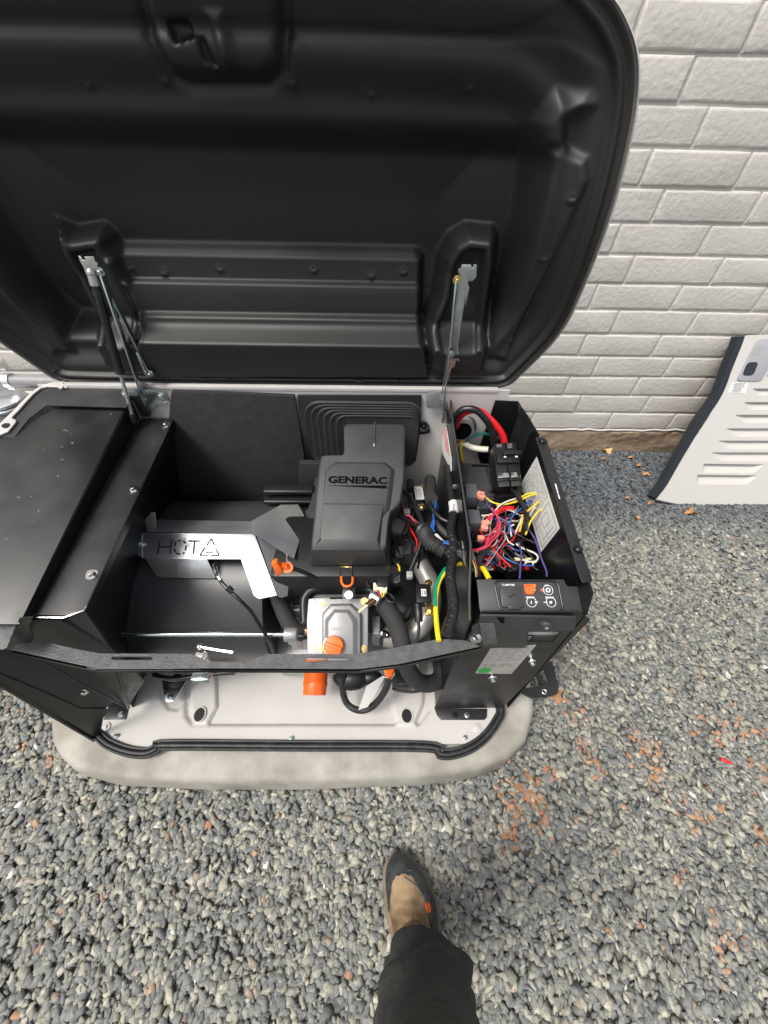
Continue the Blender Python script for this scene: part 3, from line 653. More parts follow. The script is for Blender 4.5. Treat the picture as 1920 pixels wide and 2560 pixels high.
# heat shield
h0_ = U(500, 1360, 2, .60); HS = PL(h0_, h0_+Vector((1, 0, .03)), h0_+Vector((0, .90, .434)))
sho = ZE(0, 340, 5, 200, 20, 130, 45, 115, 130, 125, 1150, 140, 1175, 150, 1395, 745, 1215, 780, 1180, 760, 1160, 740, 1035, 385, 700, 385, 690, 390, 75, 378, 55, 365)
shield = MB().prism(pxl(HS, sho), (0, 0, -.0022)).build('heat_shield', 'galv', G, bevel=.0008)
HT = PL(HS(*ZE(130, 125)[0]), HS(*ZE(1150, 140)[0]), HS(*ZE(600, 130)[0])+Vector((0, .06, -.03)))
MB().prism(pxl(HT, ZMM(110, 905, 80, 830, 80, 800, 200, 785, 1130, 805, 1165, 925, 1150, 930)), (0, 0, -.002)).build('shield_top', 'dsteel', shield)
HW = PL(HS(*ZE(1160, 140)[0]), HS(*ZE(1160, 140)[0])+Vector((.10, 0, -.03)), HS(*ZE(1160, 140)[0])+Vector((0, .1, -.02)))
MB().prism(pxl(HW, ZMM(1165, 930, 1130, 805, 1430, 640, 1600, 635, 1659, 740, 1659, 830, 1560, 1170, 1500, 1135, 1200, 945)), (0, 0, -.002)).build('shield_wing', 'dsteel', shield)
HV = PL(HS(*ZE(1190, 150)[0]), HS(*ZE(1400, 745)[0]), HS(*ZE(1190, 150)[0])+Vector((.08, .0, -.06)))
MB().prism([q+Vector((0, 0, -.003)) for q in pxl(HV, ZE(1190, 150, 1490, 335, 1550, 360, 1540, 400, 1480, 645, 1500, 650, 1495, 740, 1440, 760, 1400, 745))], (0, 0, -.002)).build('shield_side', 'dsteel', shield)
LP_ = PL(HS(*ZE(75, 385)[0]), HS(*ZE(700, 392)[0]), HS(*ZE(400, 390)[0])+Vector((0, -.035, -.06)))
MB().prism([q+Vector((0, .001, 0)) for q in pxl(LP_, ZE(85, 380, 700, 392, 785, 570, 770, 582, 240, 572, 200, 555))], (0, .002, 0)).build('shield_lower', 'galv', shield, bevel=.0006)
mb = MB()
st = [(235, 203, 215, 335), (353, 200, 337, 335), (228, 268, 348, 266), (395, 215, 382, 262), (378, 285, 392, 320), (410, 205, 445, 201), (468, 206, 492, 232), (495, 250, 490, 300), (478, 320, 462, 335), (395, 330, 440, 340), (520, 207, 633, 208), (580, 210, 568, 335),
      (745, 185, 697, 252), (745, 185, 778, 252), (685, 270, 630, 347), (630, 347, 712, 347), (740, 348, 823, 351), (823, 351, 785, 275), (690, 325, 765, 325)]
strips(mb, HS, [(ZE(a, b)[0], ZE(c_, d_)[0]) for a, b, c_, d_ in st], .0006, .0042)
for x in (712, 732, 752):
    strips(mb, HS, [(ZE(x, 275)[0], ZE(x+4, 284)[0]), (ZE(x+4, 284)[0], ZE(x-2, 293)[0]), (ZE(x-2, 293)[0], ZE(x+4, 304)[0])], .0006, .0014)
mb.build('hot_cutouts', mat('cutout_shadow', (.04, .04, .045), .9, spec=0.), shield)
for q in ZE(38, 238): MB().bolt(HS(*q), (0, -.3, 1), .0065, .007).build('bolt', 'zinc', shield)
MB().bolt(HT(*ZE(145, 10)[0])+Vector((0, -.002, .002)), (0, -.5, 1), .007, .009).build('bolt', 'zinc', shield)
flat(YP_(.40), ZMM(80, 800, 150, 715, 190, 720, 200, 800, 205, 900, 100, 900), (0, .002, 0), 'shield_tab', 'dsteel', shield)
MB().tube([HS(*q) for q in ZE(60, 120, 62, 370)], .0012, 6, 1).build('fold_line', 'dsteel', shield)
# muffler sensor lead
def px_path(pts): return [U(x, y, 1, yy) for x, y, yy in pts]
L_ = ZE(795, 435, 775, 450, 790, 520, 850, 620, 930, 700, 1040, 800, 1140, 910, 1220, 1040, 1290, 1150, 1330, 1230, 1360, 1310)
ys_ = [.235, .23, .215, .20, .185, .17, .165, .155, .15, .15, .15]
lead = MB().tube([U(x, y, 1, yy) for (x, y), yy in zip(L_, ys_)], .0042, 8, 5).build('sensor_lead', 'plasticb', G)
MB().tube([U(*q, 1, yy) for q, yy in zip(ZE(795, 435, 775, 450, 790, 520, 835, 590), (.236, .231, .216, .204))], .0046, 8, 5).build('sensor_tip', 'galv', lead)
MB().tube([U(*ZE(905, 665)[0], 1, .188), U(*ZE(950, 705)[0], 1, .183)], .0072, 8, 1).build('lead_splice', 'plasticb', lead)
MB().tube([U(*q, 1, .150) for q in ZE(1280, 1190, 1340, 1195)], .0035, 8, 1).build('lead_tie', 'plasticb', lead)
# orange dipstick
dk = MB().prism([q for q in pxl(YP_(.235), ZE(1345, 395, 1385, 375, 1400, 378, 1450, 450, 1455, 490, 1415, 520, 1400, 515))], (0, -.012, .002)).build('dipstick', 'orange', G, bevel=.003)
MB().tube([U(*q, 1, .232) for q in ZE(1440, 440, 1470, 460, 1500, 450)], .006, 10, 3).cyl(U(*ZE(1495, 470)[0], 1, .232), U(*ZE(1520, 480)[0], 1, .25), .0115, .009).build('dipstick_collar', 'orange', dk)
wire(G, ZD(250, 75, 330, 100, 420, 140, 470, 170), YP_(.25), .005, 'k', 'dipstick_tube')
flat(YP_(.26), ZE(1485, 335, 1497, 335, 1497, 400, 1540, 415, 1500, 418, 1485, 400), (0, -.002, 0), 'clip', 'galv', G)

# ================================================================ ENGINE
MB().box((.14, .37, .38), (.30, .20, .40)).build('engine_block', 'plasticb', G, bevel=.02)
MB().box((.17, .36, .21), (.42, .34, .14)).build('crankcase', 'dsteel', G, bevel=.02)
# fins / rough castings left of head
mb = MB()
for q, sx in ((ZD(330, 490)[0], .05), (ZD(420, 420)[0], .045), (ZD(300, 720)[0], .05), (ZD(440, 560)[0], .05), (ZD(440, 760)[0], .045), (ZD(250, 660)[0], .03), (ZD(370, 260)[0], .05)):
    c = U(*q, 2, .42)
    for i in range(4): mb.box(c+Vector((0, .006*i, -.008*i)), (sx, .004, .05))
    mb.box(c+Vector((0, .02, -.03)), (sx*.8, .04, .06))
mb.build('cylinder_fins', 'alu', G, bevel=.001)
VC = PL((.15, .275, .53), (.25, .275, .53), (.15, .16, .475))
nv = VC.n if VC.n.z > 0 else -VC.n
base = MB().prism(pxl(VC, ZD(400, 350, 470, 340, 590, 335, 600, 350, 900, 345, 940, 355, 935, 900, 390, 900, 385, 560, 390, 480)), -nv*.06).build('cylinder_head', 'alu', G, bevel=.003)
vcv = MB()
oct1 = pxl(VC, ZD(600, 395, 790, 390, 880, 470, 890, 500, 890, 900, 522, 900, 522, 500, 530, 475)); oct2 = [q+nv*.018 for q in pxl(VC, ZD(610, 415, 780, 412, 860, 490, 868, 510, 868, 900, 540, 900, 540, 510, 548, 490))]
oct3 = [q+nv*.019 for q in pxl(VC, ZD(640, 450, 770, 450, 840, 530, 848, 550, 848, 900, 560, 900, 560, 550, 566, 530))]; oct4 = [q+nv*.030 for q in pxl(VC, ZD(650, 478, 760, 478, 805, 560, 808, 575, 808, 900, 592, 900, 592, 575, 596, 560))]
vcv.rings([oct1, oct2, oct3, oct4])
vc = vcv.build('valve_cover', 'alup', G, bevel=.0015)
text('GENERAC', VC(*ZD(612, 632)[0])+nv*.030, VC(*ZD(782, 632)[0])+nv*.030, VC(*ZD(612, 600)[0])-VC(*ZD(612, 632)[0]), 'alup', vc, h=.0065, lift=.0012, off=.03)
for q in ZD(520, 390, 905, 372, 525, 800, 895, 800): MB().bolt(VC(*q), nv, .0065, .009).build('bolt', 'brass', vc)
oc = VC(*ZD(640, 770)[0])+nv*.03; up_ = (VC(640+660, 1)-VC(640+660, 60)).normalized()
cap = MB().cyl(oc-nv*.01, oc+nv*.016, .0235, .0225, seg=36).build('oil_cap', 'orange', G, bevel=.0025)
rot = Matrix((Vector((1, 0, 0)), nv.cross(Vector((1, 0, 0))), nv)).transposed()
MB().box(oc+nv*.019, (.040, .009, .009), rot @ Matrix.Rotation(-.35, 3, 'Z')).build('cap_grip', 'orange', cap, bevel=.002)
MB().cyl(oc-nv*.012, oc-nv*.006, .0255, seg=36).build('cap_gasket', 'galv', cap)
# oil filter
fb = U(786, 1738, 2, .235)
ax = Vector((-.02, -.93, -.26)).normalized(); fa = fb-ax*.12
q = ax.to_track_quat('Z', 'Y').to_matrix(); R = []
for t, r_ in ((0, .032), (.72, .0325), (.74, .0335), (.80, .0335), (.83, .0322), (.985, .0320), (1.0, .0305), (1.003, .012)):
    n = 32; R.append([fa+ax*.12*t+q @ Vector((math.cos(k*2*math.pi/n)*r_*(1 if (k % 3 or t < .82) else .975), math.sin(k*2*math.pi/n)*r_*(1 if (k % 3 or t < .82) else .975), 0)) for k in range(n)])
MB().rings(R).build('oil_filter', 'opaint', G, ang=40)
# air cleaner
AB = PL((0, .28, .66), (1, .28, .66), (0, .60, .785)); na = AB.n if AB.n.z > 0 else -AB.n
ao = ZJ(845, 322, 1235, 325, 1255, 350, 1250, 700, 1225, 870, 1205, 900, 1155, 945, 1140, 1010, 1125, 1180, 1100, 1205, 605, 1205, 598, 1180, 650, 640, 668, 550, 690, 543, 815, 540, 828, 520, 825, 340)
a0 = pxl(AB, ao); cen_ = sum(a0, Vector())/len(a0)
def shr(P, k, dz): return [p+(cen_-p)*k+na*dz for p in P]
aab = MB().rings([shr(a0, -.0, -.075), shr(a0, .0, -.012), shr(a0, .015, -.003), shr(a0, .05, 0)]).build('air_cleaner', 'plastic', G, ang=28)
# raised facets
b0 = pxl(AB, ZJ(775, 592, 1120, 596, 1185, 648, 1155, 890, 1150, 930, 1095, 985, 1080, 1190, 1075, 1200, 610, 1198, 660, 1140, 680, 900, 700, 650))
c0_ = [(775, 615, 1105, 618, 1150, 655, 1125, 860, 1120, 890, 1098, 905, 1060, 1140, 1050, 1143, 680, 1140, 670, 1120, 685, 900, 710, 660)]
cc = pxl(AB, ZJ(*c0_[0]))
mb = MB(); mb.rings([[p-na*.001 for p in b0], [p+na*.009 for p in cc]]) ; mb.build('cover_facet', 'plastic', aab, bevel=.001, seg=2, ang=30)
MB().prism([p+na*.0092 for p in pxl(AB, ZJ(690, 888, 1098, 894, 1090, 902, 694, 897))], na*.0004).build('cover_groove', 'plasticb', aab)
mb = MB().prism(pxl(AB, ZJ(1037, 325, 1045, 325, 1040, 470, 1036, 470)), na*.004).prism(pxl(AB, ZJ(1037, 460, 1046, 490, 1029, 490)), na*.003); mb.build('moulded_arrow', 'plastic', aab)
MB().prism([p+na*.001 for p in pxl(AB, ZJ(1036, 465, 1043, 490, 1031, 490))], na*.003).build('arrow_tip', 'galv', aab)
upa = AB(900, 1100)-AB(900, 1200)
gl = [AB(*ZJ(722, 752)[0])+na*.009, AB(*ZJ(1128, 760)[0])+na*.009]
text('GENERAC', gl[0], gl[1], upa, 'ink', aab, h=.0190, off=.042)
MB().prism([p+na*.0092 for p in pxl(AB, ZJ(722, 768, 1125, 768, 1125, 790))], na*.0005).build('logo_wedge', 'ink', aab)
# lower tub with flange
t0 = pxl(AB, ZJ(598, 1205, 1105, 1205, 1140, 1300, 1120, 1310, 610, 1308, 598, 1290))
FR = [AB(*q) for q in ZJ(602, 1200, 1108, 1200)]; FZ = -.075
fq = U(*ZJ(595, 1310)[0], 2, .585); fq2 = U(*ZJ(1130, 1310)[0], 2, .585)
MB().prism([FR[0], FR[1], fq2, fq], (0, .004, .0)).build('cleaner_front', 'plastic', aab, bevel=.002)
TB = ZP_(.578)
tub = MB().prism(pxl(TB, ZJ(575, 1330, 562, 1320, 585, 900, 600, 870, 640, 640, 1200, 640, 1215, 930, 1150, 1010, 1145, 1330, 1130, 1345, 590, 1340)), (0, 0, -.012)).build('cleaner_flange', 'plastic', G, bevel=.002)
MB().prism(pxl(ZP_(.562), ZJ(590, 1345, 1130, 1348, 1100, 1400, 1000, 1410, 620, 1405)), (0, .03, -.07)).build('cleaner_tub', 'plastic', G, bevel=.004)
MB().prism(pxl(ZP_(.55), ZJ(525, 1200, 545, 1000, 560, 920, 620, 880, 620, 1250, 560, 1260)), (0, 0, -.04)).build('tub_side', 'plastic', G, bevel=.008)
# clip with red tab
cl_ = U(*ZD(740, 110)[0], 2, .566)
clp = MB().prism(pxl(ZP_(.569), ZD(655, 112, 835, 112, 835, 150, 655, 150)), (0, 0, .004)).build('clip_plate', 'plasticb', G, bevel=.001)
wire(clp, ZD(680, 140, 678, 62, 790, 62, 788, 150), ZP_(.582), .0018, MT['brass'], 'clip_wire', sub=1)
wire(clp, ZD(697, 150, 700, 200, 720, 230, 750, 237, 785, 225, 800, 190, 798, 150), ZP_(.574), .0030, MT['orange'], 'clip_tab')
tabp = MB().prism(pxl(PL((.1, .27, .56), (.2, .27, .56), (.1, .22, .545)), ZD(712, 240, 825, 240, 815, 350, 715, 350, 705, 320)), nv*.004).build('shroud_tab', 'plasticb', G, bevel=.001)
MB().bolt(PL((.1, .27, .566), (.2, .27, .566), (.1, .22, .551))(*ZD(765, 315)[0]), nv, .007, .007).build('bolt', 'galv', tabp)
# cooling shroud arches behind the head
wire(G, ZD(365, 560, 358, 400, 372, 330, 430, 270, 560, 235, 720, 228, 900, 240, 1000, 300), PL((.1, .28, .52), (.2, .28, .52), (.1, .2, .48)), .011, MT['plasticb'], 'cooling_shroud')
MB().prism(pxl(ZP_(.50), ZD(420, 150, 1150, 150, 1180, 250, 940, 340, 430, 340, 380, 300)), (0, 0, -.06)).build('shroud_body', 'plasticb', G, bevel=.012)
MB().prism(pxl(ZP_(.48), ZD(1080, 250, 1220, 200, 1320, 260, 1350, 420, 1250, 500, 1130, 420)), (0, 0, -.08)).build('blower_housing', 'plasticb', G, bevel=.02)
MB().prism(pxl(ZP_(.46), ZD(180, 235, 420, 225, 370, 330, 200, 330)), (0, 0, -.05)).prism(pxl(ZP_(.45), ZD(200, 330, 370, 330, 370, 400, 220, 400)), (0, 0, -.05)).build('side_casting', 'dsteel', G, bevel=.006)
# intake bellows on the rear panel
def rrect(x0, x1, z0, z1, r, y, n=6):
    o = []
    for cx, cz, a0_ in ((x1-r, z1-r, 0), (x0+r, z1-r, 90), (x0+r, z0+r, 180), (x1-r, z0+r, 270)):
        for i in range(n+1): a = math.radians(a0_+90*i/n); o.append((cx+r*math.cos(a), y, cz+r*math.sin(a)))
    return o
A0, A1 = U(745, 986, 1, .648), U(1054, 1140, 1, .648); x0_, x1_, z1_, z0_ = A0.x, A1.x, A0.z, A1.z-.03
mb = MB().prism(pxl(YP_(.648), RW(744, 985, 1054, 986, 1053, 1055, 1073, 1060, 1075, 1080, 1046, 1085, 1040, 1150, 762, 1146)), (0, -.006, 0)); duct = mb.build('intake_duct', 'plasticb', G, bevel=.002)
R = []; x1i = U(1030, 1020, 1, .6).x
N_ = 6
for i in range(N_):
    t = i/(N_-1); y = .640-.012*t; X0 = x0_+.012+(.080*t); X1 = x1_-.014-.006*t; Z1 = z1_-.012-.030*t; Z0 = z0_+.01+.0*t
    R.append(rrect(X0, X1, Z0, Z1, .04-.012*t, y)); R.append(rrect(X0+.002, X1-.002, Z0+.002, Z1-.002, .04-.012*t, y-.008)); R.append(rrect(X0+.010, X1-.004, Z0+.004, Z1-.005, .036-.012*t, y-.003))
MB().rings(R).build('bellows', 'plastic', duct, ang=40)
MB().bolt(U(*ZJ(1382, 345)[0], 1, .64), (0, -1, .2), .008, .009).cyl(U(*ZJ(1378, 348)[0], 1, .645), U(*ZJ(1378, 348)[0], 1, .638), .014).build('bolt', 'gloss', duct)
mb = MB()
for i, (a, b) in enumerate(((770, 0), (820, 8), (870, 20))):
    p, q = U(*ZJ(270+b, a)[0], 1, .56), U(*ZJ(625, a+40)[0], 1, .56); mb.box(((p.x+q.x)/2, .56-.012*i, p.z-.008), (q.x-p.x, .03, .014))
mb.box((U(*ZJ(450, 840)[0], 1, .58).x, .59, U(*ZJ(450, 840)[0], 1, .58).z), (.12, .03, .06))
mb.build('cooling_duct', 'plasticb', G, bevel=.005, seg=3)

# ---- hoses and pipes in the engine bay
def hose(pts, r, m, name, label=None, sub=6, seg=14):
    o = MB().tube(P3(pts), r, seg, sub).build(name, m, G, ang=80)
    if label: o['label'] = label
    return o
def h3(Z, zz, *q): return [(x, y, zz) for (x, y) in Z(*q)]
hz = [.47, .46, .45, .44, .43, .43, .43]
hose([(x, y, z) for (x, y), z in zip(ZD(110, 300, 150, 400, 190, 500, 250, 600, 330, 655, 400, 665), hz)], .0205, 'foam', 'breather_hose')
MB().cyl(U(*ZD(375, 640)[0], 2, .45), U(*ZD(415, 640)[0], 2, .45), .013, seg=16).build('hose_clamp', 'copper', G)
MB().box(U(*ZD(430, 650)[0], 2, .44), (.012, .03, .06)).build('hose_flange', 'plasticb', G, bevel=.002)
hose([(x, y, z) for (x, y), z in zip(ZD(1060, 385, 1130, 470, 1200, 600, 1240, 740, 1270, 880, 1320, 1020, 1420, 1110, 1560, 1090, 1640, 960), [.50, .49, .47, .45, .42, .36, .30, .27, .27])], .0225, 'foam', 'air_hose')
# silver intake / exhaust pipe
hose([(x, y, z) for (x, y), z in zip(ZD(1380, -60, 1420, 60, 1490, 200, 1510, 400, 1440, 560, 1330, 660, 1200, 700, 1080, 690), [.48, .48, .47, .44, .42, .40, .39, .39])], .0265, 'sil', 'exhaust_pipe', seg=20)
MB().cyl(U(*ZD(985, 650)[0], 2, .40), U(*ZD(1050, 660)[0], 2, .40), .03, .026, seg=24).box(U(*ZD(1010, 640)[0], 2, .405), (.02, .05, .07)).build('pipe_flange', 'alu', G, bevel=.003)
MB().bolt(U(*ZD(1060, 660)[0], 2, .43), (.8, -.5, .5), .009, .02).build('flange_bolt', 'chrome', G)
# carburettor / mixer castings right of the air box
MB().box(U(*ZB(400, 1500)[0], 2, .52), (.075, .06, .06), Matrix.Rotation(.15, 3, 'Z')).box(U(*ZB(320, 1330)[0], 2, .55), (.03, .014, .02), Matrix.Rotation(.1, 3, 'Z')).build('fuel_mixer', 'plastic', G, bevel=.004)
MB().box(U(*ZB(250, 1520)[0], 2, .545), (.02, .028, .015)).build('mixer_plate', 'dsteel', G, bevel=.002)
MB().box(U(*ZB(740, 980)[0], 2, .52), (.03, .07, .02)).build('bracket_plate', 'plastic', G, bevel=.003)
MB().prism(pxl(ZP_(.56), ZB(120, 1040, 185, 925, 380, 960, 435, 1060, 350, 1220, 300, 1190, 115, 1140)), (0, 0, -.018)).build('connector_block', 'hosegrey', G, bevel=.003)
for i, c in enumerate('rpoyor'): wire(G, ZB(190+22*i, 1150, 195+24*i, 1190, 215+18*i, 1240), ZP_(.545), .0017, c)
# ignition modules
def module(c, w, l, hh, rz, lab, par=G):
    R_ = Matrix.Rotation(rz, 3, 'Z'); c = Vector(c)
    m_ = MB().box(c, (w, l, hh), R_).build('ignition_module', 'plasticb', par, bevel=.002)
    MB().box(c+Vector((0, 0, hh/2+.0006)), (w*.62*lab, l*.7*lab, .0008), R_).build('module_label', 'paper', m_)
    mb = MB()
    for i in range(6): mb.box(c+R_ @ Vector((w*.08, (i-2.5)*l*.07*lab, hh/2+.0013)), (w*.2*lab, l*.03, .0004), R_)
    mb.box(c+R_ @ Vector((-w*.18*lab, 0, hh/2+.0013)), (.0015, l*.45*lab, .0004), R_); mb.build('label_print', 'inkg', m_)
    return m_
m1 = module(U(*ZB(600, 545)[0], 2, .60), .030, .058, .02, .04, 1.25)
for q in ZB(648, 405, 660, 735): MB().bolt(U(*q, 2, .607), (0, 0, 1), .0055, .008).build('bolt', 'brass', m1)
MB().box(U(*ZB(610, 750)[0], 2, .594), (.022, .02, .004)).build('module_lug', 'galv', m1)
m2 = module(U(*ZD(1435, 320)[0], 2, .54), .036, .050, .026, -.03, .55)
for q in ZD(1483, 210, 1497, 450): MB().bolt(U(*q, 2, .545), (0, 0, 1), .0068, .009).build('bolt', 'brass', m2)
MB().box(U(*ZD(1495, 455)[0], 2, .535), (.022, .024, .008)).build('module_lug', 'brass', m2, bevel=.002)
MB().tube([U(*q, 2, z) for q, z in zip(ZD(1385, 400, 1392, 480, 1395, 555), (.535, .53, .52))], .0098, 12, 3).build('module_boot', 'plasticb', m2)
wire(m2, ZD(1395, 550, 1395, 640, 1380, 720, 1340, 770), ZP_(.51), .004, MT['plastic'], 'ignition_lead')
# gas sensor with ivory connector
sn = MB().cyl(U(*ZD(1045, 370)[0], 2, .53), U(*ZD(965, 320)[0], 2, .53), .0155, .0155, seg=18).build('hose_fitting', 'galv', G, bevel=.001)
MB().cyl(U(*ZD(990, 365)[0], 2, .545), U(*ZD(920, 415)[0], 2, .55), .008, .006, seg=10).build('sensor_body', 'copper', sn)
MB().cyl(U(*ZD(930, 410)[0], 2, .552), U(*ZD(855, 470)[0], 2, .555), .0042, .0036, seg=10).build('sensor_stem', 'ivory', sn)
cn = MB().prism(pxl(ZP_(.575), ZD(985, 205, 1005, 200, 1020, 230, 1095, 250, 1098, 228, 1113, 232, 1108, 285, 1060, 285, 1060, 265, 985, 262)), (0, 0, -.012)).build('ivory_connector', 'ivory', G, bevel=.0015)
MB().box(U(*ZD(1070, 200)[0], 2, .575), (.026, .026, .016)).build('connector_socket', 'plasticb', cn, bevel=.002)
wire(cn, ZD(1020, 265, 1040, 300, 1055, 320), ZP_(.57), .002, 'r'); wire(cn, ZD(1075, 275, 1082, 310, 1065, 335), ZP_(.57), .002, 'y'); wire(cn, ZD(1048, 270, 1055, 300, 1058, 320), ZP_(.57), .0016, 'w')
wire(G, ZD(945, 240, 930, 200, 960, 150, 1010, 145), ZP_(.56), .004, 'k', 'cable'); wire(G, ZD(1090, 320, 1120, 370, 1165, 380, 1175, 350, 1120, 290), ZP_(.55), .0032, 'k', 'cable')
wire(G, ZD(1100, 145, 1180, 140, 1225, 100, 1215, 60, 1160, 20), ZP_(.56), .0035, 'k', 'cable'); wire(G, ZD(1222, 92, 1222, 60), ZP_(.565), .003, 'y', sub=1)
MB().prism(pxl(ZP_(.52), ZD(1110, 40, 1220, 40, 1228, 190, 1190, 210, 1130, 190)), (0, 0, -.004)).build('lug_plate', 'alu', G, bevel=.001)
MB().prism(pxl(ZP_(.535), ZE(1640, 560, 1659, 540, 1710, 548, 1680, 570, 1670, 610, 1650, 608)), (0, 0, .003)).build('blue_tie', WM['b'], G)
# drain hose loop and its orange plug
dr = [(x, y, z) for (x, y), z in zip(ZD(703, 1045, 705, 1150, 740, 1280, 820, 1345, 920, 1350, 1020, 1280, 1100, 1160, 1125, 1070), [.28, .24, .20, .19, .19, .22, .29, .33])]
dh = hose(dr, .0092, 'rubber', 'drain_hose')
MB().cyl(U(*ZD(1128, 1040)[0], 2, .335), U(*ZD(1130, 985)[0], 2, .355), .0115, .0125, seg=14).build('orange_plug', 'orange', dh, bevel=.001)
MB().cyl(U(*ZD(1128, 1050)[0], 2, .33), U(*ZD(1129, 1025)[0], 2, .345), .0112, seg=14).build('hose_cap', 'copper', dh)
hose(h3(ZD, .24, 1155, 1160, 1230, 1180, 1330, 1190, 1420, 1180), .0035, 'rubber', 'thin_hose'); hose(h3(ZD, .24, 620, 1050, 740, 1070, 880, 1080, 960, 1110), .006, 'rubber', 'harness_tube')
MB().ball(U(*ZD(790, 1070)[0], 2, .24), .035, (1.5, .9, .9)).ball(U(*ZD(960, 1060)[0], 2, .24), .025, (1.4, .9, .9)).build('sump_mount', 'plasticb', G)
MB().box(U(*ZD(1250, 1080)[0], 2, .22), (.06, .05, .05)).build('regulator_foot', 'plasticb', G, bevel=.008)

# ================================================================ CONTROL BOX
CB = {}
def ctl(o): return o
sidep = [Vector((.636, .102, .135)), Vector((.636, .102, .72)), Vector((.636, .12, .762)), Vector((.636, .52, .80)), Vector((.632, .60, .80)), Vector((.632, .655, .79)), Vector((.632, .655, .135))]
side = MB().prism(sidep, (.003, 0, 0)).build('control_box_side', 'gloss', G)
flp = PL((.63, .52, .80), (.7, .52, .80), (.63, .12, .765))
fl = MB().prism(pxl(flp, RW(1339, 1094, 1346, 1092, 1362, 1094, 1368, 1100, 1392, 1180, 1481, 1448, 1479, 1455, 1456, 1456, 1448, 1440)), (0, 0, -.0025)).build('side_flange', 'black', side, bevel=.0008)
for q in ZC(1180, 545, 1475, 1440): MB().cyl(flp(*q), flp(*q)+Vector((0, 0, .004)), .0095, .0085, seg=20).ball(flp(*q)+Vector((0, 0, .003)), .008, (1, 1, .6)).build('button_screw', 'gloss', side)
mb = MB()
for a, b in ((895, 945), (950, 975), (982, 1020)): mb.prism([p+Vector((0, 0, .0004)) for p in pxl(flp, ZC(1283+(a-895)*.28, a, 1292+(a-895)*.28, a, 1292+(b-895)*.28, b, 1283+(b-895)*.28, b))], (0, 0, .0005))
mb.build('flange_marks', 'wprint', side)
bw = MB().prism(pxl(XP_(.632), ZC(980, 205, 1155, 490, 1120, 500, 1010, 840, 980, 800)), (.002, 0, 0)).build('rear_side_plate', 'black', G) if False else None
# rear flange of the box (faces the camera)
MB().prism([U(*q, 1, .646) for q in ZC(790, 200, 975, 208, 985, 420, 870, 700, 700, 800, 640, 640)], (0, -.003, 0)).build('box_rear_plate', 'gloss', G)
MB().prism(pxl(PL((.62, .646, .8), (.62, .646, .7), (.638, .53, .8)), ZC(975, 208, 1155, 490, 1110, 510, 1000, 860, 870, 700)), (.002, 0, 0)).build('box_corner_plate', 'black', G)
# divider wall (left side of control box)
dvp = [Vector((.437, .655, .815)), Vector((.437, .56, .795)), Vector((.437, .24, .745)), Vector((.425, .14, .71)), Vector((.424, .103, .69)), Vector((.424, .103, .135)), Vector((.437, .655, .135))]
dvd = MB().prism(dvp, (.003, 0, 0)).build('box_divider', 'gloss', G)
MB().tube([dvp[0], dvp[1], dvp[2], dvp[3], dvp[4]], .002, 6, 1).build('divider_edge', 'plastic', dvd)
wl_ = pxl(XP_(.4355), ZC(370, 405, 390, 440, 430, 690, 428, 790, 355, 640, 345, 520)); lbl = MB().prism(wl_, (-.001, 0, 0)).build('warning_label', 'paper', dvd)
mb = MB(); strips(mb, XP_(.4343), [(ZC(a, 430+i*4)[0], ZC(a+30-i*2, 620+i*20)[0]) for i, a in enumerate((358, 370, 382))], .0005, .004); mb.build('label_stripes', 'rprint', lbl)
# floor levels inside
MB().box((.535, .38, .40), (.19, .54, .004)).build('box_floor', 'gloss', G)
shf = MB().prism(pxl(ZP_(.645), ZC(505, 722, 760, 726, 1010, 760, 1030, 990, 560, 1005, 540, 890, 510, 870)), (0, 0, -.004)).build('component_shelf', 'plastic', G, bevel=.001)
MB().prism([p+Vector((0, 0, .001)) for p in pxl(ZP_(.645), ZC(598, 738, 740, 742, 742, 755, 600, 752))], (0, 0, .001)).build('shelf_slot', 'ink', shf)
for (a, b, c_, d_, e, f, g_, h_) in ((540, 890, 630, 898, 655, 1005, 550, 1005), (560, 1105, 655, 1108, 680, 1222, 578, 1222)):
    MB().prism(pxl(ZP_(.672), ZC(a, b, c_, d_, e, f, g_, h_)), (0, 0, -.035)).build('relay', 'ltop', G, bevel=.0012)
MB().prism(pxl(ZP_(.50), ZC(560, 1222, 1080, 1200, 1180, 1500, 1050, 1640, 640, 1600, 580, 1400)), (0, 0, -.01)).build('circuit_board', mat('pcb', (.012, .03, .03), .35), G)
MB().cyl(U(*ZC(628, 1250)[0], 2, .56), U(*ZC(628, 1250)[0], 2, .585), .017, seg=20).build('green_capacitor', WM['g'], G, bevel=.002)
MB().box(U(*ZC(608, 1325)[0], 2, .56), (.012, .022, .02)).build('blue_relay', mat('teal', (.05, .2, .28), .4), G, bevel=.001)
# terminal blocks
tbk = MB().box(U(*ZC(1000, 1375)[0], 2, .53), (.10, .034, .03)).build('terminal_block', 'plasticb', G, bevel=.002)
mb = MB()
for i in range(8): mb.box(U(*ZC(820+i*38, 1390-i*1)[0], 2, .548), (.008, .008, .003))
mb.build('terminal', 'plastic', tbk)
tb2 = MB().box(U(*ZC(900, 1300)[0], 2, .53), (.11, .02, .04)).build('terminal_cover', 'plasticb', G, bevel=.003)
cnb = MB().prism(pxl(ZP_(.60), ZC(870, 1500, 970, 1495, 1000, 1610, 900, 1625)), (0, 0, -.03)).build('wide_connector', 'plasticb', G, bevel=.0015)
mb = MB()
for i in range(7): a = 885+i*14; mb.prism([p+Vector((0, 0, .0008)) for p in pxl(ZP_(.60), ZC(a, 1515, a+4, 1515, a+22, 1600, a+18, 1600))], (0, 0, .002))
mb.build('connector_ribs', 'plastic', cnb)
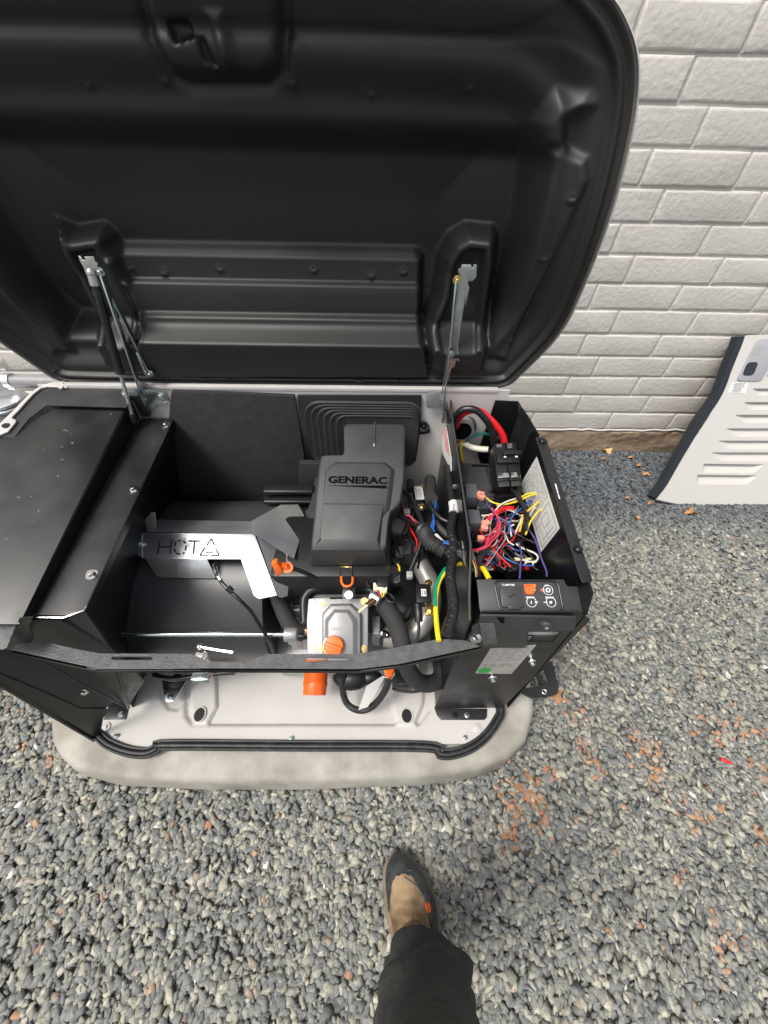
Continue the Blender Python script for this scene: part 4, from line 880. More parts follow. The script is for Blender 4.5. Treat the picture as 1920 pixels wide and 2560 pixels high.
# steel terminal plate
gp = MB().prism(pxl(ZP_(.52), ZC(1010, 1560, 1130, 1480, 1180, 1560, 1160, 1605, 1000, 1612)), (0, 0, -.002)).build('ground_plate', 'zinc', G)
for q in ZC(770, 1592, 1050, 1590, 1120, 1595): MB().box(U(*q, 2, .54), (.010, .014, .009)).build('red_terminal', 'red', G, bevel=.0015)
# breaker
bz = .69; BRP = PL((.6, .35, .70), (.7, .35, .70), (.6, .45, .72)); nb = BRP.n if BRP.n.z > 0 else -BRP.n
bb = MB().prism(pxl(BRP, ZC(775, 560, 962, 548, 1012, 860, 808, 870)), -nb*.055).build('circuit_breaker', 'plasticb', G, bevel=.0015)
MB().prism([p+nb*.001 for p in pxl(BRP, ZC(868, 556, 876, 556, 908, 868, 898, 868))], nb*.0006).build('pole_gap', 'ink', bb)
MB().prism([p for p in pxl(BRP, ZC(790, 645, 968, 640, 985, 730, 805, 738))], nb*.010).build('breaker_step', 'plasticb', bb, bevel=.001)
MB().prism([p+nb*.010 for p in pxl(BRP, ZC(835, 658, 988, 655, 990, 682, 838, 690))], nb*.010).build('breaker_handle', 'plasticb', bb, bevel=.0012)
mb = MB(); strips(mb, BRP, [(ZC(800, y)[0], ZC(842, y-1)[0]) for y in (570, 580, 588)]+[(ZC(892, y)[0], ZC(930, y-1)[0]) for y in (566, 576, 585, 595)], .0008, .0018)
mb.build('breaker_print', 'inkg', bb)
mb = MB(); strips(mb, PL(BRP.p+nb*.0205, BRP.p+nb*.0205+Vector((1, 0, 0)), BRP.p+nb*.0205+Vector((0, .1, .02))), [(ZC(862, 672)[0], ZC(880, 671)[0]), (ZC(955, 670)[0], ZC(975, 669)[0])], .0006, .004); mb.build('breaker_marks', 'wprint', bb)
for q in (ZC(808, 815, 895, 810, 905, 850, 812, 855), ZC(915, 810, 985, 806, 998, 845, 918, 850)):
    MB().prism([p+nb*.002 for p in pxl(BRP, q)], nb*.003).build('breaker_lug', 'chrome', bb, bevel=.0008)
    MB().prism([p+nb*.002+Vector((0, -.018, -.012)) for p in pxl(BRP, q)], nb*.003).build('lug_body', 'plastic', bb, bevel=.0008)
bkt = MB().prism(pxl(ZP_(.655), ZC(755, 895, 1015, 925, 1018, 970, 735, 955)), (0, 0, .003)).build('breaker_bracket', 'plastic', G, bevel=.0006)
MB().prism(pxl(XP_(.548), ZC(700, 735, 715, 770, 755, 900, 735, 955, 700, 860)), (.002, 0, 0)).build('bracket_side', 'zinc', bkt)
MB().cyl(U(*ZC(783, 930)[0], 2, .658), U(*ZC(783, 930)[0], 2, .661), .006, seg=16).build('bracket_hole', 'ink', bkt)
# big cables
cz = ZC
def cable(pts, zz, r, c, name='power_cable', label=None):
    o = MB().tube([U(x, y, 2, z) if z > .66 and len(zz) and not isinstance(zz, tuple) else U(x, y, 1, z) for (x, y), z in zip(pts, zz)], r, 12, 6).build(name, WM[c], G, ang=80)
    if label: o['label'] = label
    return o
cable(cz(470, 545, 468, 470, 480, 370, 530, 310, 600, 285, 680, 300, 760, 370, 820, 440, 855, 500, 870, 560), (.64, .635, .625, .615, .61, .605, .60, .595, .59, .585), .0085, 'r', label='thick red power cable')
cable(cz(480, 520, 455, 430, 458, 350, 500, 290, 570, 272, 640, 290, 710, 360, 750, 430, 775, 500, 782, 560), (.64, .63, .61, .60, .595, .59, .585, .585, .58, .58), .0085, 'k', label='thick black power cable')
cable(cz(480, 560, 530, 560, 590, 590, 660, 605, 735, 610), (.64, .635, .63, .62, .61), .0085, 'w', label='thick white neutral cable')
cable(cz(480, 560, 530, 545, 580, 510, 640, 485, 700, 478, 760, 490, 830, 520), (.64, .635, .63, .625, .62, .62, .61), .0042, 't')
cable(cz(500, 500, 505, 560, 505, 620, 515, 680, 525, 712), (.63, .63, .63, .63, .63), .0042, 'y'); cable(cz(520, 490, 515, 520, 530, 545), (.63, .63, .63), .004, 'o')
# conduit entry in rear panel
ce = U(*cz(505, 420)[0], 1, .645)
cf = MB().cyl(ce, ce+Vector((0, -.02, 0)), .036, .033, seg=28).build('conduit_fitting', 'hosegrey', G, bevel=.002)
MB().cyl(ce+Vector((0, -.018, 0)), ce+Vector((0, -.023, 0)), .026, seg=24).build('conduit_bore', 'ink', cf)
n = 28; MB().tube([ce+Vector((math.cos(i*2*math.pi/n)*.0385, -.004, math.sin(i*2*math.pi/n)*.0385)) for i in range(n+1)], .003, 8, 1).build('locknut', 'zinc', cf)
# black loop cable from the breaker
cable(cz(830, 880, 880, 900, 940, 950, 1000, 1030, 1045, 1130, 1050, 1210, 1020, 1300, 960, 1370, 880, 1410, 790, 1430, 700, 1440), [.665, .68, .69, .69, .685, .68, .67, .66, .64, .62, .60], .0062, 'k', 'loop_cable')
cable(cz(920, 880, 960, 930, 985, 990, 1010, 1050), [.665, .675, .68, .68], .0052, 'k', 'loop_cable')
# fine wires in the box  (zoom ZA coords)
fine = [('y', .69, (350, 415, 450, 500, 560, 545, 700, 560, 850, 530, 960, 500)), ('y', .72, (1000, 430, 1100, 375, 1220, 360, 1320, 400, 1370, 500, 1340, 620, 1230, 740, 1140, 880, 1065, 1080)),
        ('y', .725, (1020, 465, 1120, 415, 1250, 385, 1330, 420, 1290, 510, 1180, 610, 1095, 675)), ('y', .69, (1010, 740, 1005, 850, 980, 950, 960, 1030)), ('o', .69, (560, 580, 680, 560, 800, 540, 920, 490)),
        ('w', .695, (540, 670, 620, 580, 740, 510, 880, 465, 930, 440)), ('w', .68, (300, 755, 420, 745, 560, 700, 700, 645, 840, 680, 980, 760)), ('w', .68, (880, 1070, 930, 960, 980, 850, 1000, 760)),
        ('w', .67, (450, 1055, 455, 920, 480, 800, 530, 700)), ('w', .69, (820, 1110, 800, 1000, 810, 940, 860, 910)), ('b', .70, (770, 1070, 790, 900, 850, 750, 980, 640, 1080, 560, 1160, 500)),
        ('b', .66, (560, 960, 570, 880, 530, 790, 520, 740)), ('v', .69, (340, 480, 440, 610, 520, 710, 620, 790, 720, 860, 800, 960, 880, 1060)), ('v', .68, (900, 700, 960, 760, 1040, 840)),
        ('r', .70, (540, 700, 620, 640, 720, 610, 860, 605)), ('r', .705, (560, 715, 650, 660, 760, 635, 880, 650)), ('p', .71, (480, 620, 560, 740, 610, 830, 625, 950, 590, 1080, 480, 1200, 400, 1290, 260, 1350, 120, 1380)),
        ('p', .705, (500, 640, 570, 760, 600, 850, 600, 960, 540, 1080, 430, 1180, 380, 1270, 250, 1330, 110, 1350)), ('p', .70, (520, 730, 440, 790, 380, 830)), ('p', .70, (500, 750, 450, 830, 400, 870)),
        ('r', .70, (470, 740, 420, 800, 340, 880)), ('p', .70, (610, 850, 600, 1000, 520, 1100, 440, 1200, 390, 1280)), ('p', .695, (590, 860, 560, 960, 480, 1050, 400, 1170, 370, 1260)),
        ('v', .68, (430, 1320, 520, 1400, 600, 1470)), ('v', .69, (940, 1220, 985, 1350, 985, 1500, 975, 1650, 960, 1850)), ('v', .69, (1100, 970, 1220, 1150, 1290, 1350, 1350, 1530, 1420, 1700, 1430, 1810)),
        ('w', .66, (900, 1240, 1000, 1310, 1120, 1360, 1230, 1410, 1280, 1480, 1240, 1540, 1140, 1550, 1000, 1520)), ('ivy', .64, (870, 1490, 960, 1500, 1060, 1520, 1160, 1510)), ('ivy', .64, (890, 1520, 1000, 1520, 1100, 1500, 1180, 1490)),
        ('gy', .62, (850, 1320, 890, 1400, 960, 1450, 1060, 1470)), ('gy', .62, (1000, 1400, 1060, 1460, 1110, 1520)), ('k', .66, (110, 1360, 180, 1420, 200, 1530)), ('w', .665, (215, 1330, 240, 1400, 215, 1530)),
        ('r', .66, (390, 1450, 470, 1430, 570, 1460, 650, 1540, 700, 1560)), ('k', .665, (380, 1440, 470, 1400, 590, 1440, 680, 1540)), ('r', .66, (400, 1480, 480, 1460, 560, 1500, 640, 1580)),
        ('r', .66, (650, 1480, 700, 1500, 710, 1560)), ('r', .66, (680, 1570, 720, 1620, 690, 1690)), ('k', .67, (560, 1540, 640, 1640, 720, 1690)), ('r', .66, (310, 1540, 360, 1480, 420, 1440)),
        ('w', .63, (310, 1655, 400, 1660, 480, 1660)), ('w', .63, (330, 1690, 420, 1690, 500, 1680)), ('w', .66, (1050, 1590, 1080, 1560, 1130, 1550)), ('w', .66, (1190, 1600, 1200, 1570, 1250, 1550)),
        ('w', .66, (290, 1380, 350, 1330, 430, 1310, 520, 1270, 580, 1180)), ('k', .66, (120, 1210, 200, 1190, 260, 1230, 340, 1290)), ('gy', .66, (660, 810, 760, 770, 860, 730)), ('v', .67, (360, 1500, 430, 1540, 480, 1600)),
        ('k', .64, (150, 1160, 260, 1040, 330, 1000)), ('p', .64, (230, 1180, 290, 1110, 350, 1060)), ('b', .70, (1060, 580, 1100, 540, 1160, 495)), ('r', .64, (170, 1080, 250, 1040, 330, 990)), ('k', .66, (180, 1090, 260, 1060, 330, 1040, 420, 1080)), ('w', .70, (1110, 780, 1200, 650, 1330, 500))]
WM['ivy'] = mat('wire_ivory', (.72, .68, .42), .4)
for c, z, q in fine: wire(G, ZA(*q), ZP_(z-.02), .0022 if c != 'k' else .0027, c, 'wire', sub=5, seg=7)
rw = random.Random(11)
for i in range(40):
    x0, y0 = rw.uniform(220, 620), rw.uniform(900, 1650); x1, y1 = (rw.uniform(700, 1250), rw.uniform(520, 1000)) if i % 2 else (rw.uniform(560, 1280), rw.uniform(1100, 1700)); bx_ = rw.uniform(-220, 220)
    wire(G, ZA(x0, y0, x0*.65+x1*.35+bx_, y0*.65+y1*.35-abs(bx_), x0*.3+x1*.7+bx_*.5, y0*.3+y1*.7+rw.uniform(-60, 60), x1, y1), ZP_(rw.uniform(.60, .665)), rw.uniform(.0014, .0021), rw.choice(['w', 'r', 'gy', 'k', 'k', 'p', 'gy', 'k', 'w', 'b', 'k']), 'wire', sub=4, seg=6)
for i in range(16):
    x0, y0 = rw.uniform(260, 620), rw.uniform(480, 900); x1, y1 = rw.uniform(180, 760), rw.uniform(1100, 1900)
    wire(G, ZB(x0, y0, x0+rw.uniform(-60, 120), y0*.6+y1*.4, x1+rw.uniform(-80, 80), y0*.25+y1*.75, x1, y1), ZP_(rw.uniform(.50, .60)), rw.uniform(.0018, .0042), rw.choice(['k', 'k', 'k', 'gy', 'k', 'r', 'k']), 'wire', sub=4, seg=6)
for q, s_ in ((ZA(285, 390)[0], 1.1), (ZA(370, 890)[0], 1.1), (ZA(350, 970)[0], 1.), (ZA(285, 1150)[0], .9), (ZA(300, 430)[0], 1.)):
    MB().box(U(*q, 2, .69), (.016*s_, .012*s_, .012), Matrix.Rotation(random.uniform(-.5, .5), 3, 'Z')).build('spade_connector', 'cop', G, bevel=.0015)
# black loomed bundle curving into the connector
wire(G, ZA(230, 1850, 235, 1650, 260, 1500, 330, 1400, 450, 1370, 560, 1430, 640, 1540), ZP_(.655), .0095, MT['plastic'], 'wire_loom')
wire(G, ZA(120, 1600, 200, 1600, 300, 1590, 350, 1600), ZP_(.69), .003, 'k', 'cable_tie')
# manual sheet on the box side
MS = XP_(.6335); mo = ZC(1135, 670, 1325, 1265, 1170, 1462, 1005, 890)
sh = MB().prism(pxl(MS, mo), (-.0008, 0, 0)).build('instruction_sheet', 'paper', side)
def bil(u_, v_):
    a, b, c_, d_ = [Vector(q).to_2d() if False else Vector((q[0], q[1])) for q in mo]
    return tuple((a*(1-u_)+d_*u_)*(1-v_)+(b*(1-u_)+c_*u_)*v_)
mb = MB(); MS2 = XP_(.6325)
for i in range(15):
    v = .05+i*.034; u = .06
    while u < .9:
        l = random.uniform(.05, .3); strips(mb, MS2, [(bil(u, v), bil(min(u+l, .93), v))], .0004, .0010); u += l+.07
for v0, v1, u0_, u1_ in ((.60, .60, .1, .9), (.96, .96, .1, .9), (.6, .96, .1, .1), (.6, .96, .9, .9), (.66, .80, .3, .3), (.66, .66, .3, .6), (.66, .8, .6, .6), (.8, .8, .3, .6), (.85, .95, .55, .55), (.72, .92, .75, .75), (.7, .7, .62, .9), (.9, .9, .2, .75)):
    strips(mb, MS2, [(bil(u0_, v0), bil(u1_, v1))], .0004, .0012)
mb.build('sheet_print', 'inkg', sh)
# front plate
FY = .102; FP = YP_(FY)
fpo = RW(1086, 1772, 1257, 1769, 1476, 1550, 1448, 1530, 1205, 1530, 1149, 1631)
window = ZG(720, 775, 1150, 775, 1050, 912, 715, 905)
fpl = MB().prism(pxl(FP, fpo), (0, .003, 0), [pxl(FP, window)]).build('control_front', 'black', G)
wbk = MB().prism(pxl(YP_(.125), ZG(690, 760, 1200, 760, 1100, 930, 690, 930)), (0, .003, 0)).build('window_recess', 'plasticb', fpl)
flat(YP_(.122), ZG(725, 775, 1125, 775, 1100, 808, 725, 808), (0, -.001, 0), 'window_label', 'paper', fpl, 0); flat(YP_(.122), ZG(722, 830, 778, 832, 745, 885, 718, 882), (0, -.001, 0), 'window_label', 'paper', fpl, 0); flat(YP_(.121), ZG(800, 820, 1090, 820, 1040, 890, 760, 890), (0, -.001, 0), 'window_glass', 'dsteel', fpl, 0)
foot = MB().prism([pp(*q)+Vector((0, 0, .003)) for q in RW(1086, 1773, 1217, 1773, 1216, 1795, 1210, 1801, 1102, 1801, 1092, 1790)], (0, 0, .003)).build('control_foot', 'black', fpl, bevel=.0008)
MB().bolt(pp(1166, 1790)+Vector((0, 0, .006)), (0, 0, 1), .0062, .008).build('bolt', 'zinc', fpl); MB().bolt(pp(1137, 1789)+Vector((0, 0, .006)), (0, 0, 1), .0062, .006).build('bolt', 'gloss', fpl)
lo_ = ZQ(720, 768, 1085, 740, 888, 968, 600, 965)
lb_ = MB().prism([p+Vector((0, -.0012, 0)) for p in pxl(FP, lo_)], (0, .001, 0)).build('rating_label', 'label', fpl)
mb = MB(); F2 = YP_(FY-.0013)
def bil2(u_, v_):
    a, b, c_, d_ = [Vector((q[0], q[1])) for q in lo_]
    return tuple((a*(1-u_)+b*u_)*(1-v_)+(d_*(1-u_)+c_*u_)*v_)
for i, v in enumerate((.08, .14, .20, .26, .34, .40, .46, .52, .66, .70, .76)):
    u = .08
    while u < .88:
        l = random.uniform(.05, .22); strips(mb, F2, [(bil2(u, v), bil2(min(u+l, .93), v))], .0004, .004 if v in (.66, .70) else .0026); u += l+random.uniform(.02, .15)
mb.build('label_print', 'inkg', lb_)
gc = F2(*ZQ(675, 943)[0]); MB().cyl(gc, gc+Vector((0, -.0006, 0)), .017, seg=26).build('green_sticker', 'green', lb_)
for q, mm, rr in ((ZQ(738, 990)[0], 'chrome', .0078), (ZQ(1050, 858)[0], 'chrome', .0068)): MB().bolt(FP(*q)+Vector((0, -.001, 0)), (0, -1, 0), rr, .012).build('bolt', mm, fpl)
# overlay flange of control panel
of = MB().prism([p for p in pxl(YP_(.094), ZG(110, 565, 1350, 590, 1335, 762, 1320, 770, 760, 772, 738, 780, 722, 800, 710, 950, 690, 985, 150, 985, 130, 940, 95, 670))], (0, .004, 0)).build('panel_flange', 'plastic', G, bevel=.0008)
MB().prism([p for p in pxl(YP_(.0935), ZG(100, 665, 275, 660, 295, 690, 328, 910, 320, 935, 150, 940, 135, 935))], (0, -.001, 0)).build('flange_pad', 'bar', of, bevel=.0004)
MB().prism(pxl(YP_(.0925), ZG(320, 590, 420, 590, 412, 660, 375, 662, 350, 630)), (0, -.0006, 0)).build('flange_notch', 'ink', of)
c = YP_(.094)(*ZG(950, 665)[0]); MB().cyl(c+Vector((-.002, .002, -.002)), c+Vector((0, -.004, 0)), .0135, seg=26).ball(c+Vector((0, -.004, 0)), .0125, (1, .55, 1)).build('button_screw', 'plastic', of)
MB().cyl(c+Vector((0, -.0095, .0)), c+Vector((0, -.0112, 0)), .0042, seg=6).build('screw_socket', 'galv', of)
c = FP(*ZG(55, 820)[0]); MB().bolt(c+Vector((0, -.002, 0)), (-.6, -.7, .3), .0095, .014).build('bolt', 'chrome', of)
MB().prism(pxl(YP_(.099), ZG(0, 720, 95, 660, 140, 960, 60, 985, 0, 930)), (0, .002, 0)).build('bar_end_bracket', 'plastic', of)
# ---- control panel
CP = PL((.5, .102, .705), (.6, .102, .705), (.5, .17, .73)); nc = CP.n if CP.n.z > 0 else -CP.n
cpo = ZG(62, 95, 1195, 95, 1215, 150, 1245, 182, 1385, 190, 1425, 225, 1465, 410, 1525, 470, 1480, 520, 1440, 575, 120, 545, 95, 440, 85, 300)
cpn = MB().prism(pxl(CP, cpo), -nc*.006).build('control_panel', 'plastic', G, bevel=.0015)
MB().prism([p for p in pxl(CP, ZG(120, 545, 1440, 575, 1435, 590, 125, 565))], -nc*.03).build('panel_front_edge', 'plasticb', cpn)
def rpoly(P, k=5, rr=.16):
    P = [Vector(p) for p in P]; n = len(P); o = []
    for i in range(n):
        a, b, c_ = P[i-1], P[i], P[(i+1) % n]; p0 = b.lerp(a, min(.45, rr*30/(a-b).length)) ; p2 = b.lerp(c_, min(.45, rr*30/(c_-b).length))
        for j in range(k+1): t = j/k; o.append(tuple(p0*(1-t)**2+b*2*t*(1-t)+p2*t*t))
    return o
fr1 = rpoly(ZG(280, 112, 1105, 115, 1185, 515, 365, 515), rr=.55); fr2 = rpoly(ZG(310, 138, 1085, 138, 1160, 488, 382, 488), rr=.5)
MB().tube([CP(*q)+nc*.0005 for q in fr1+[fr1[0]]], .0022, 8, 1).build('panel_bezel', 'plasticb', cpn)
MB().prism([p-nc*.0+nc*.0004 for p in pxl(CP, fr2)], nc*.0008).build('panel_face', 'plastic', cpn)
fcv = MB().prism([p+nc*.001 for p in pxl(CP, ZG(345, 200, 615, 195, 662, 445, 655, 462, 395, 465, 372, 440))], nc*.006).build('fuse_cover', 'plastic', cpn, bevel=.0015)
MB().prism([p+nc*.004 for p in pxl(CP, ZG(440, 430, 600, 428, 615, 480, 600, 492, 475, 495, 455, 482))], nc*.005).build('fuse_cover_tab', 'plastic', fcv, bevel=.0015)
wire(fcv, [CP(*q)+nc*.007 for q in ZG(450, 310, 470, 330, 495, 325, 505, 308, 525, 305, 548, 320)], None, .0009, MT['plasticb'], 'fuse_symbol')
upc = CP(1250, 1460)-CP(1254, 1500)
def ctext(s, q, hh, m='wprint', bold=.02, lift=.0014):
    a, b = ZG(*q); return text(s, CP(*a), CP(*b), upc, m, cpn, h=hh, off=bold, lift=lift)
ctext('7.5 AMP FUSE', (386, 182, 550, 182), .0038)
mb = MB().prism([p+nc*.0013 for p in pxl(CP, rpoly(ZG(668, 160, 827, 160, 795, 290, 690, 285), rr=.10))], nc*.0006); mb.build('auto_button', 'orange', cpn)
ctext('AUTO', (695, 183, 765, 186), .0030, 'rprint', .0, .0026)
ctext('OFF', (940, 188, 990, 188), .0034); ctext('MANUAL', (700, 342, 812, 342), .0036); ctext('SERVICE', (948, 345, 1060, 345), .0036)
def ring(q, r, m, lift=.0018, w=.00055):
    c = CP(*ZG(*q)[0])+nc*lift; x = Vector((1, 0, 0)); y = nc.cross(x); n = 28
    return MB().tube([c+(x*math.cos(i*2*math.pi/n)+y*math.sin(i*2*math.pi/n))*r for i in range(n+1)], w, 6, 1).build('button_ring', m, cpn)
ring((735, 235), .0085, 'rprint', .0022, .0009); ring((981, 237), .0092, 'wprint'); ring((981, 237), .0036, 'wprint', w=.0012); ring((768, 392), .0092, 'wprint'); ring((1020, 393), .0092, 'wprint')
ctext('A', (722, 252, 750, 252), .0072, 'rprint', .02, .0026)
mb = MB(); CP2 = PL(CP.p+nc*.0014, CP.p+nc*.0014+Vector((1, 0, 0)), CP.p+nc*.0014+Vector((0, .068, .025)))
strips(mb, CP2, [(ZG(a, b)[0], ZG(c_, d_)[0]) for a, b, c_, d_ in ((905, 236, 938, 236), (812, 392, 835, 392), (845, 392, 856, 392), (930, 393, 942, 393), (952, 393, 978, 393), (768, 375, 768, 410), (1005, 380, 1036, 408), (1036, 378, 1004, 408), (800, 236, 820, 236))], .0005, .0017)
mb.build('button_marks', 'wprint', cpn)
em = mat('red_led', (.9, .05, .04), .4); em.node_tree.nodes['Principled BSDF'].inputs['Emission Color'].default_value = (1, .08, .05, 1); em.node_tree.nodes['Principled BSDF'].inputs['Emission Strength'].default_value = 1.2
MB().cyl(CP(*ZG(902, 236)[0])+nc*.001, CP(*ZG(902, 236)[0])+nc*.0025, .0022, seg=12).build('status_lamp', em, cpn)

# ================================================================ wiring harness left of the box
wire(G, [(x, y) for x, y in ZB(1090, 60, 1110, 200, 1150, 420, 1180, 600, 1200, 760, 1190, 920, 1160, 1080, 1170, 1250, 1220, 1400, 1190, 1560)]+ZQ(420, 60, 400, 180, 420, 330, 425, 470, 400, 560, 370, 660), ZP_(.70), .0105, MT['tape'], 'taped_harness', seg=12)
MB().tube([U(*q, 2, .702) for q in ZB(1195, 670, 1212, 760, 1210, 850)], .0118, 12, 3).build('harness_label', 'paper', G)
mb = MB()
for i in range(6): mb.box(U(*ZB(1205, 700+i*22)[0], 2, .715), (.005, .0012, .0006))
mb.build('label_print', 'inkg', G)
MB().box(U(*ZB(1240, 200)[0], 2, .71), (.016, .02, .02), Matrix.Rotation(.2, 3, 'Z')).build('harness_clip', 'plasticb', G, bevel=.002)
MB().cyl(U(*ZB(1230, 390)[0], 2, .71), U(*ZB(1225, 395)[0], 2, .725), .0065).build('harness_clip', 'plasticb', G, bevel=.001)
n_ = 120
wire(G, ZB(620, 1110, 690, 1160, 740, 1280, 830, 1370, 950, 1440, 1080, 1520), ZP_(.665), lambda t: .0165+.0022*math.sin(t*2*math.pi*17)*(t > .12), MT['plastic'], 'corrugated_loom', sub=26, seg=16)
wire(G, ZB(250, 870, 350, 930, 450, 980, 540, 1040, 610, 1100), ZP_(.63), lambda t: .0062+.001*math.sin(t*2*math.pi*22), MT['plasticb'], 'corrugated_loom', sub=30, seg=10)
wire(G, ZB(645, 1240, 630, 1370, 580, 1530, 520, 1680, 470, 1820, 450, 1920), ZP_(.60), lambda t: .0056+.0008*math.sin(t*2*math.pi*26), MT['plasticb'], 'corrugated_loom', sub=30, seg=10)
wire(G, ZB(320, 460, 430, 560, 540, 740, 620, 900, 670, 1050, 640, 1150), ZP_(.64), .0068, 'k', 'cable', seg=10)
wire(G, ZB(780, 650, 820, 760, 900, 860, 1000, 950, 1140, 1010), ZP_(.665), .0055, 'k', 'cable', seg=10)
wire(G, ZB(890, 1000, 940, 1080, 1030, 1170, 1110, 1250), ZP_(.64), .0085, MT['plastic'], 'cable', seg=10)
MB().tube([U(*q, 2, z) for q, z in zip(ZB(800, 270, 800, 400, 805, 520, 820, 610), (.58, .60, .62, .64))], .0165, 16, 4).build('rubber_boot', 'foam', G)
MB().tube([U(*q, 2, .56) for q in ZB(450, 300, 455, 460)], .011, 12, 1).build('sensor_housing', 'plastic', G)
for i in range(4): wire(G, ZB(880+i*6, 640+i*6, 925-i*12, 730, 880-i*10, 870, 830+i*14, 1020, 810+i*14, 1110, 850+i*10, 1180), ZP_(.65+.004*i), .0021, 'b')
MB().prism(pxl(ZP_(.665), ZB(830, 1220, 920, 1190, 960, 1240, 1050, 1330, 1010, 1360, 950, 1355, 860, 1290)), (0, 0, -.012)).build('white_connector', 'paper', G, bevel=.002)
for i in range(4): wire(G, ZB(1020, 1345+6*i, 1090, 1335+14*i, 1150, 1370+10*i, 1210, 1440), ZP_(.68+.003*i), .0021, 'b')
for i, c in enumerate('bwpbw'): wire(G, ZB(1060, 1490+14*i, 1100, 1490+12*i, 1150, 1520+8*i), ZP_(.665), .002, c)
wire(G, ZB(370, 890, 420, 890, 480, 930, 540, 1000), ZP_(.645), .002, 'p'); wire(G, ZB(380, 900, 440, 905, 500, 960, 560, 1020), ZP_(.64), .002, 'r')
MB().box(U(*ZB(395, 830)[0], 2, .63), (.016, .016, .012)).build('grey_connector', 'hosegrey', G, bevel=.002)
MB().box(U(*ZB(440, 1925)[0], 2, .60), (.014, .016, .014)).build('grey_connector', 'hosegrey', G, bevel=.002)
wire(G, ZB(230, 1240, 220, 1340, 170, 1440, 140, 1560), ZP_(.58), .005, 'k', 'cable', seg=9)
MB().prism(pxl(ZP_(.575), ZB(90, 1630, 130, 1560, 280, 1650, 240, 1750)), (0, 0, -.014)).build('black_connector', 'plasticb', G, bevel=.002)
wire(G, ZB(235, 1730, 265, 1790, 270, 1850), ZP_(.575), .0022, 'y')
# green / yellow earth wire (two strands)
wire(G, ZQ(310, 710, 295, 600, 285, 450, 290, 330, 320, 220, 390, 130, 440, 100, 500, 92, 540, 100), ZP_(.67), .0052, 'yg', 'earth_wire', seg=10)
wire(G, ZQ(283, 440, 285, 310, 310, 220, 350, 150, 385, 115), ZP_(.672), .0042, 'g', 'earth_wire', seg=8)
wire(G, ZQ(650, 120, 680, 160, 710, 215), ZP_(.68), .0058, 'yg', 'earth_wire', seg=10)
# tape knot and torn sleeve at the junction
mb = MB(); tz = .70
for q, r_ in ((ZB(1190, 1500)[0], .016), (ZB(1250, 1420)[0], .014), (ZB(1330, 1540)[0], .018), (ZB(1200, 1600)[0], .013), (ZB(1400, 1380)[0], .013)): mb.ball(U(*q, 2, tz), r_, (1.2, .9, .6), seg=10)
for v in mb.bm.verts: v.co += Vector((random.uniform(-1, 1), random.uniform(-1, 1), random.uniform(-1, 1)))*.0022
mb.build('tape_wrap', 'tape', G, ang=20)
mb = MB(); slv = ZC(540, 1235, 580, 1240, 590, 1400, 640, 1560, 620, 1610, 560, 1610, 530, 1500, 520, 1380)
mb.prism([U(*q, 2, .71) for q in slv], (0, 0, -.008)); bmesh.ops.subdivide_edges(mb.bm, edges=mb.bm.edges[:], cuts=2, use_grid_fill=True)
for v in mb.bm.verts: v.co += Vector((random.uniform(-1, 1), random.uniform(-1, 1), random.uniform(-1, 1)))*.002
mb.build('braided_sleeve', mat('sleeve', (.12, .115, .10), .7, c2=(.25, .24, .22), ns=80, bump=.8, bs=200), G, ang=25)
for i in range(7): wire(G, ZQ(560+i*8, 60, 590+i*6, 130+i*4, 600+i*3, 200), ZP_(.715), .0016, 'kgykpkk'[i] if 'kgykpkk'[i] in WM else 'gy')

# lifting plate at right side of the base
LPL = ZP_(.115)
lf = MB().prism(pxl(LPL, ZQ(900, 1060, 1020, 1085, 1050, 1078, 1140, 1060, 1060, 960, 1090, 900, 1215, 870, 1235, 960, 1268, 1075, 1255, 1130, 1235, 1140, 1165, 1155, 1050, 1165, 960, 1120)), (0, 0, -.006), [pxl(LPL, ZQ(1110, 960, 1150, 938, 1188, 1030, 1180, 1052, 1162, 1052))]).build('lifting_plate', 'black', G, ang=30)
n = 18; c = LPL(*ZQ(1150, 1116)[0]); MB().tube([c+Vector((math.cos(i*6.2832/n)*.0065, math.sin(i*6.2832/n)*.0065, .001)) for i in range(n+1)], .0013, 6, 1).build('plate_ring', 'galv', lf)

# ================================================================ THINGS AROUND
# tag hanging from the drain hose
tg = MB(); tq = [U(*q, 2, z) for q, z in zip(ZD(1085, 1045, 1060, 1050, 925, 1135, 850, 1352, 935, 1325, 1080, 1070), (.33, .33, .30, .22, .23, .32))]
tg.prism(tq, (.0004, -.0004, .0006)); bmesh.ops.triangulate(tg.bm, faces=tg.bm.faces)
tagt = thing('paper_tag', 'white card tag wired to the drain hose below the front bar', 'tag', tuple(tq[3]))
tg.build('card', 'tagp', tagt)
wire(tagt, [U(*q, 2, .345) for q in ZD(1075, 1050, 1100, 1060, 1150, 1055, 1175, 1030, 1165, 1000, 1140, 1020, 1100, 1040, 1085, 1000)], None, .0008, MT['wprint'], 'tie_string')

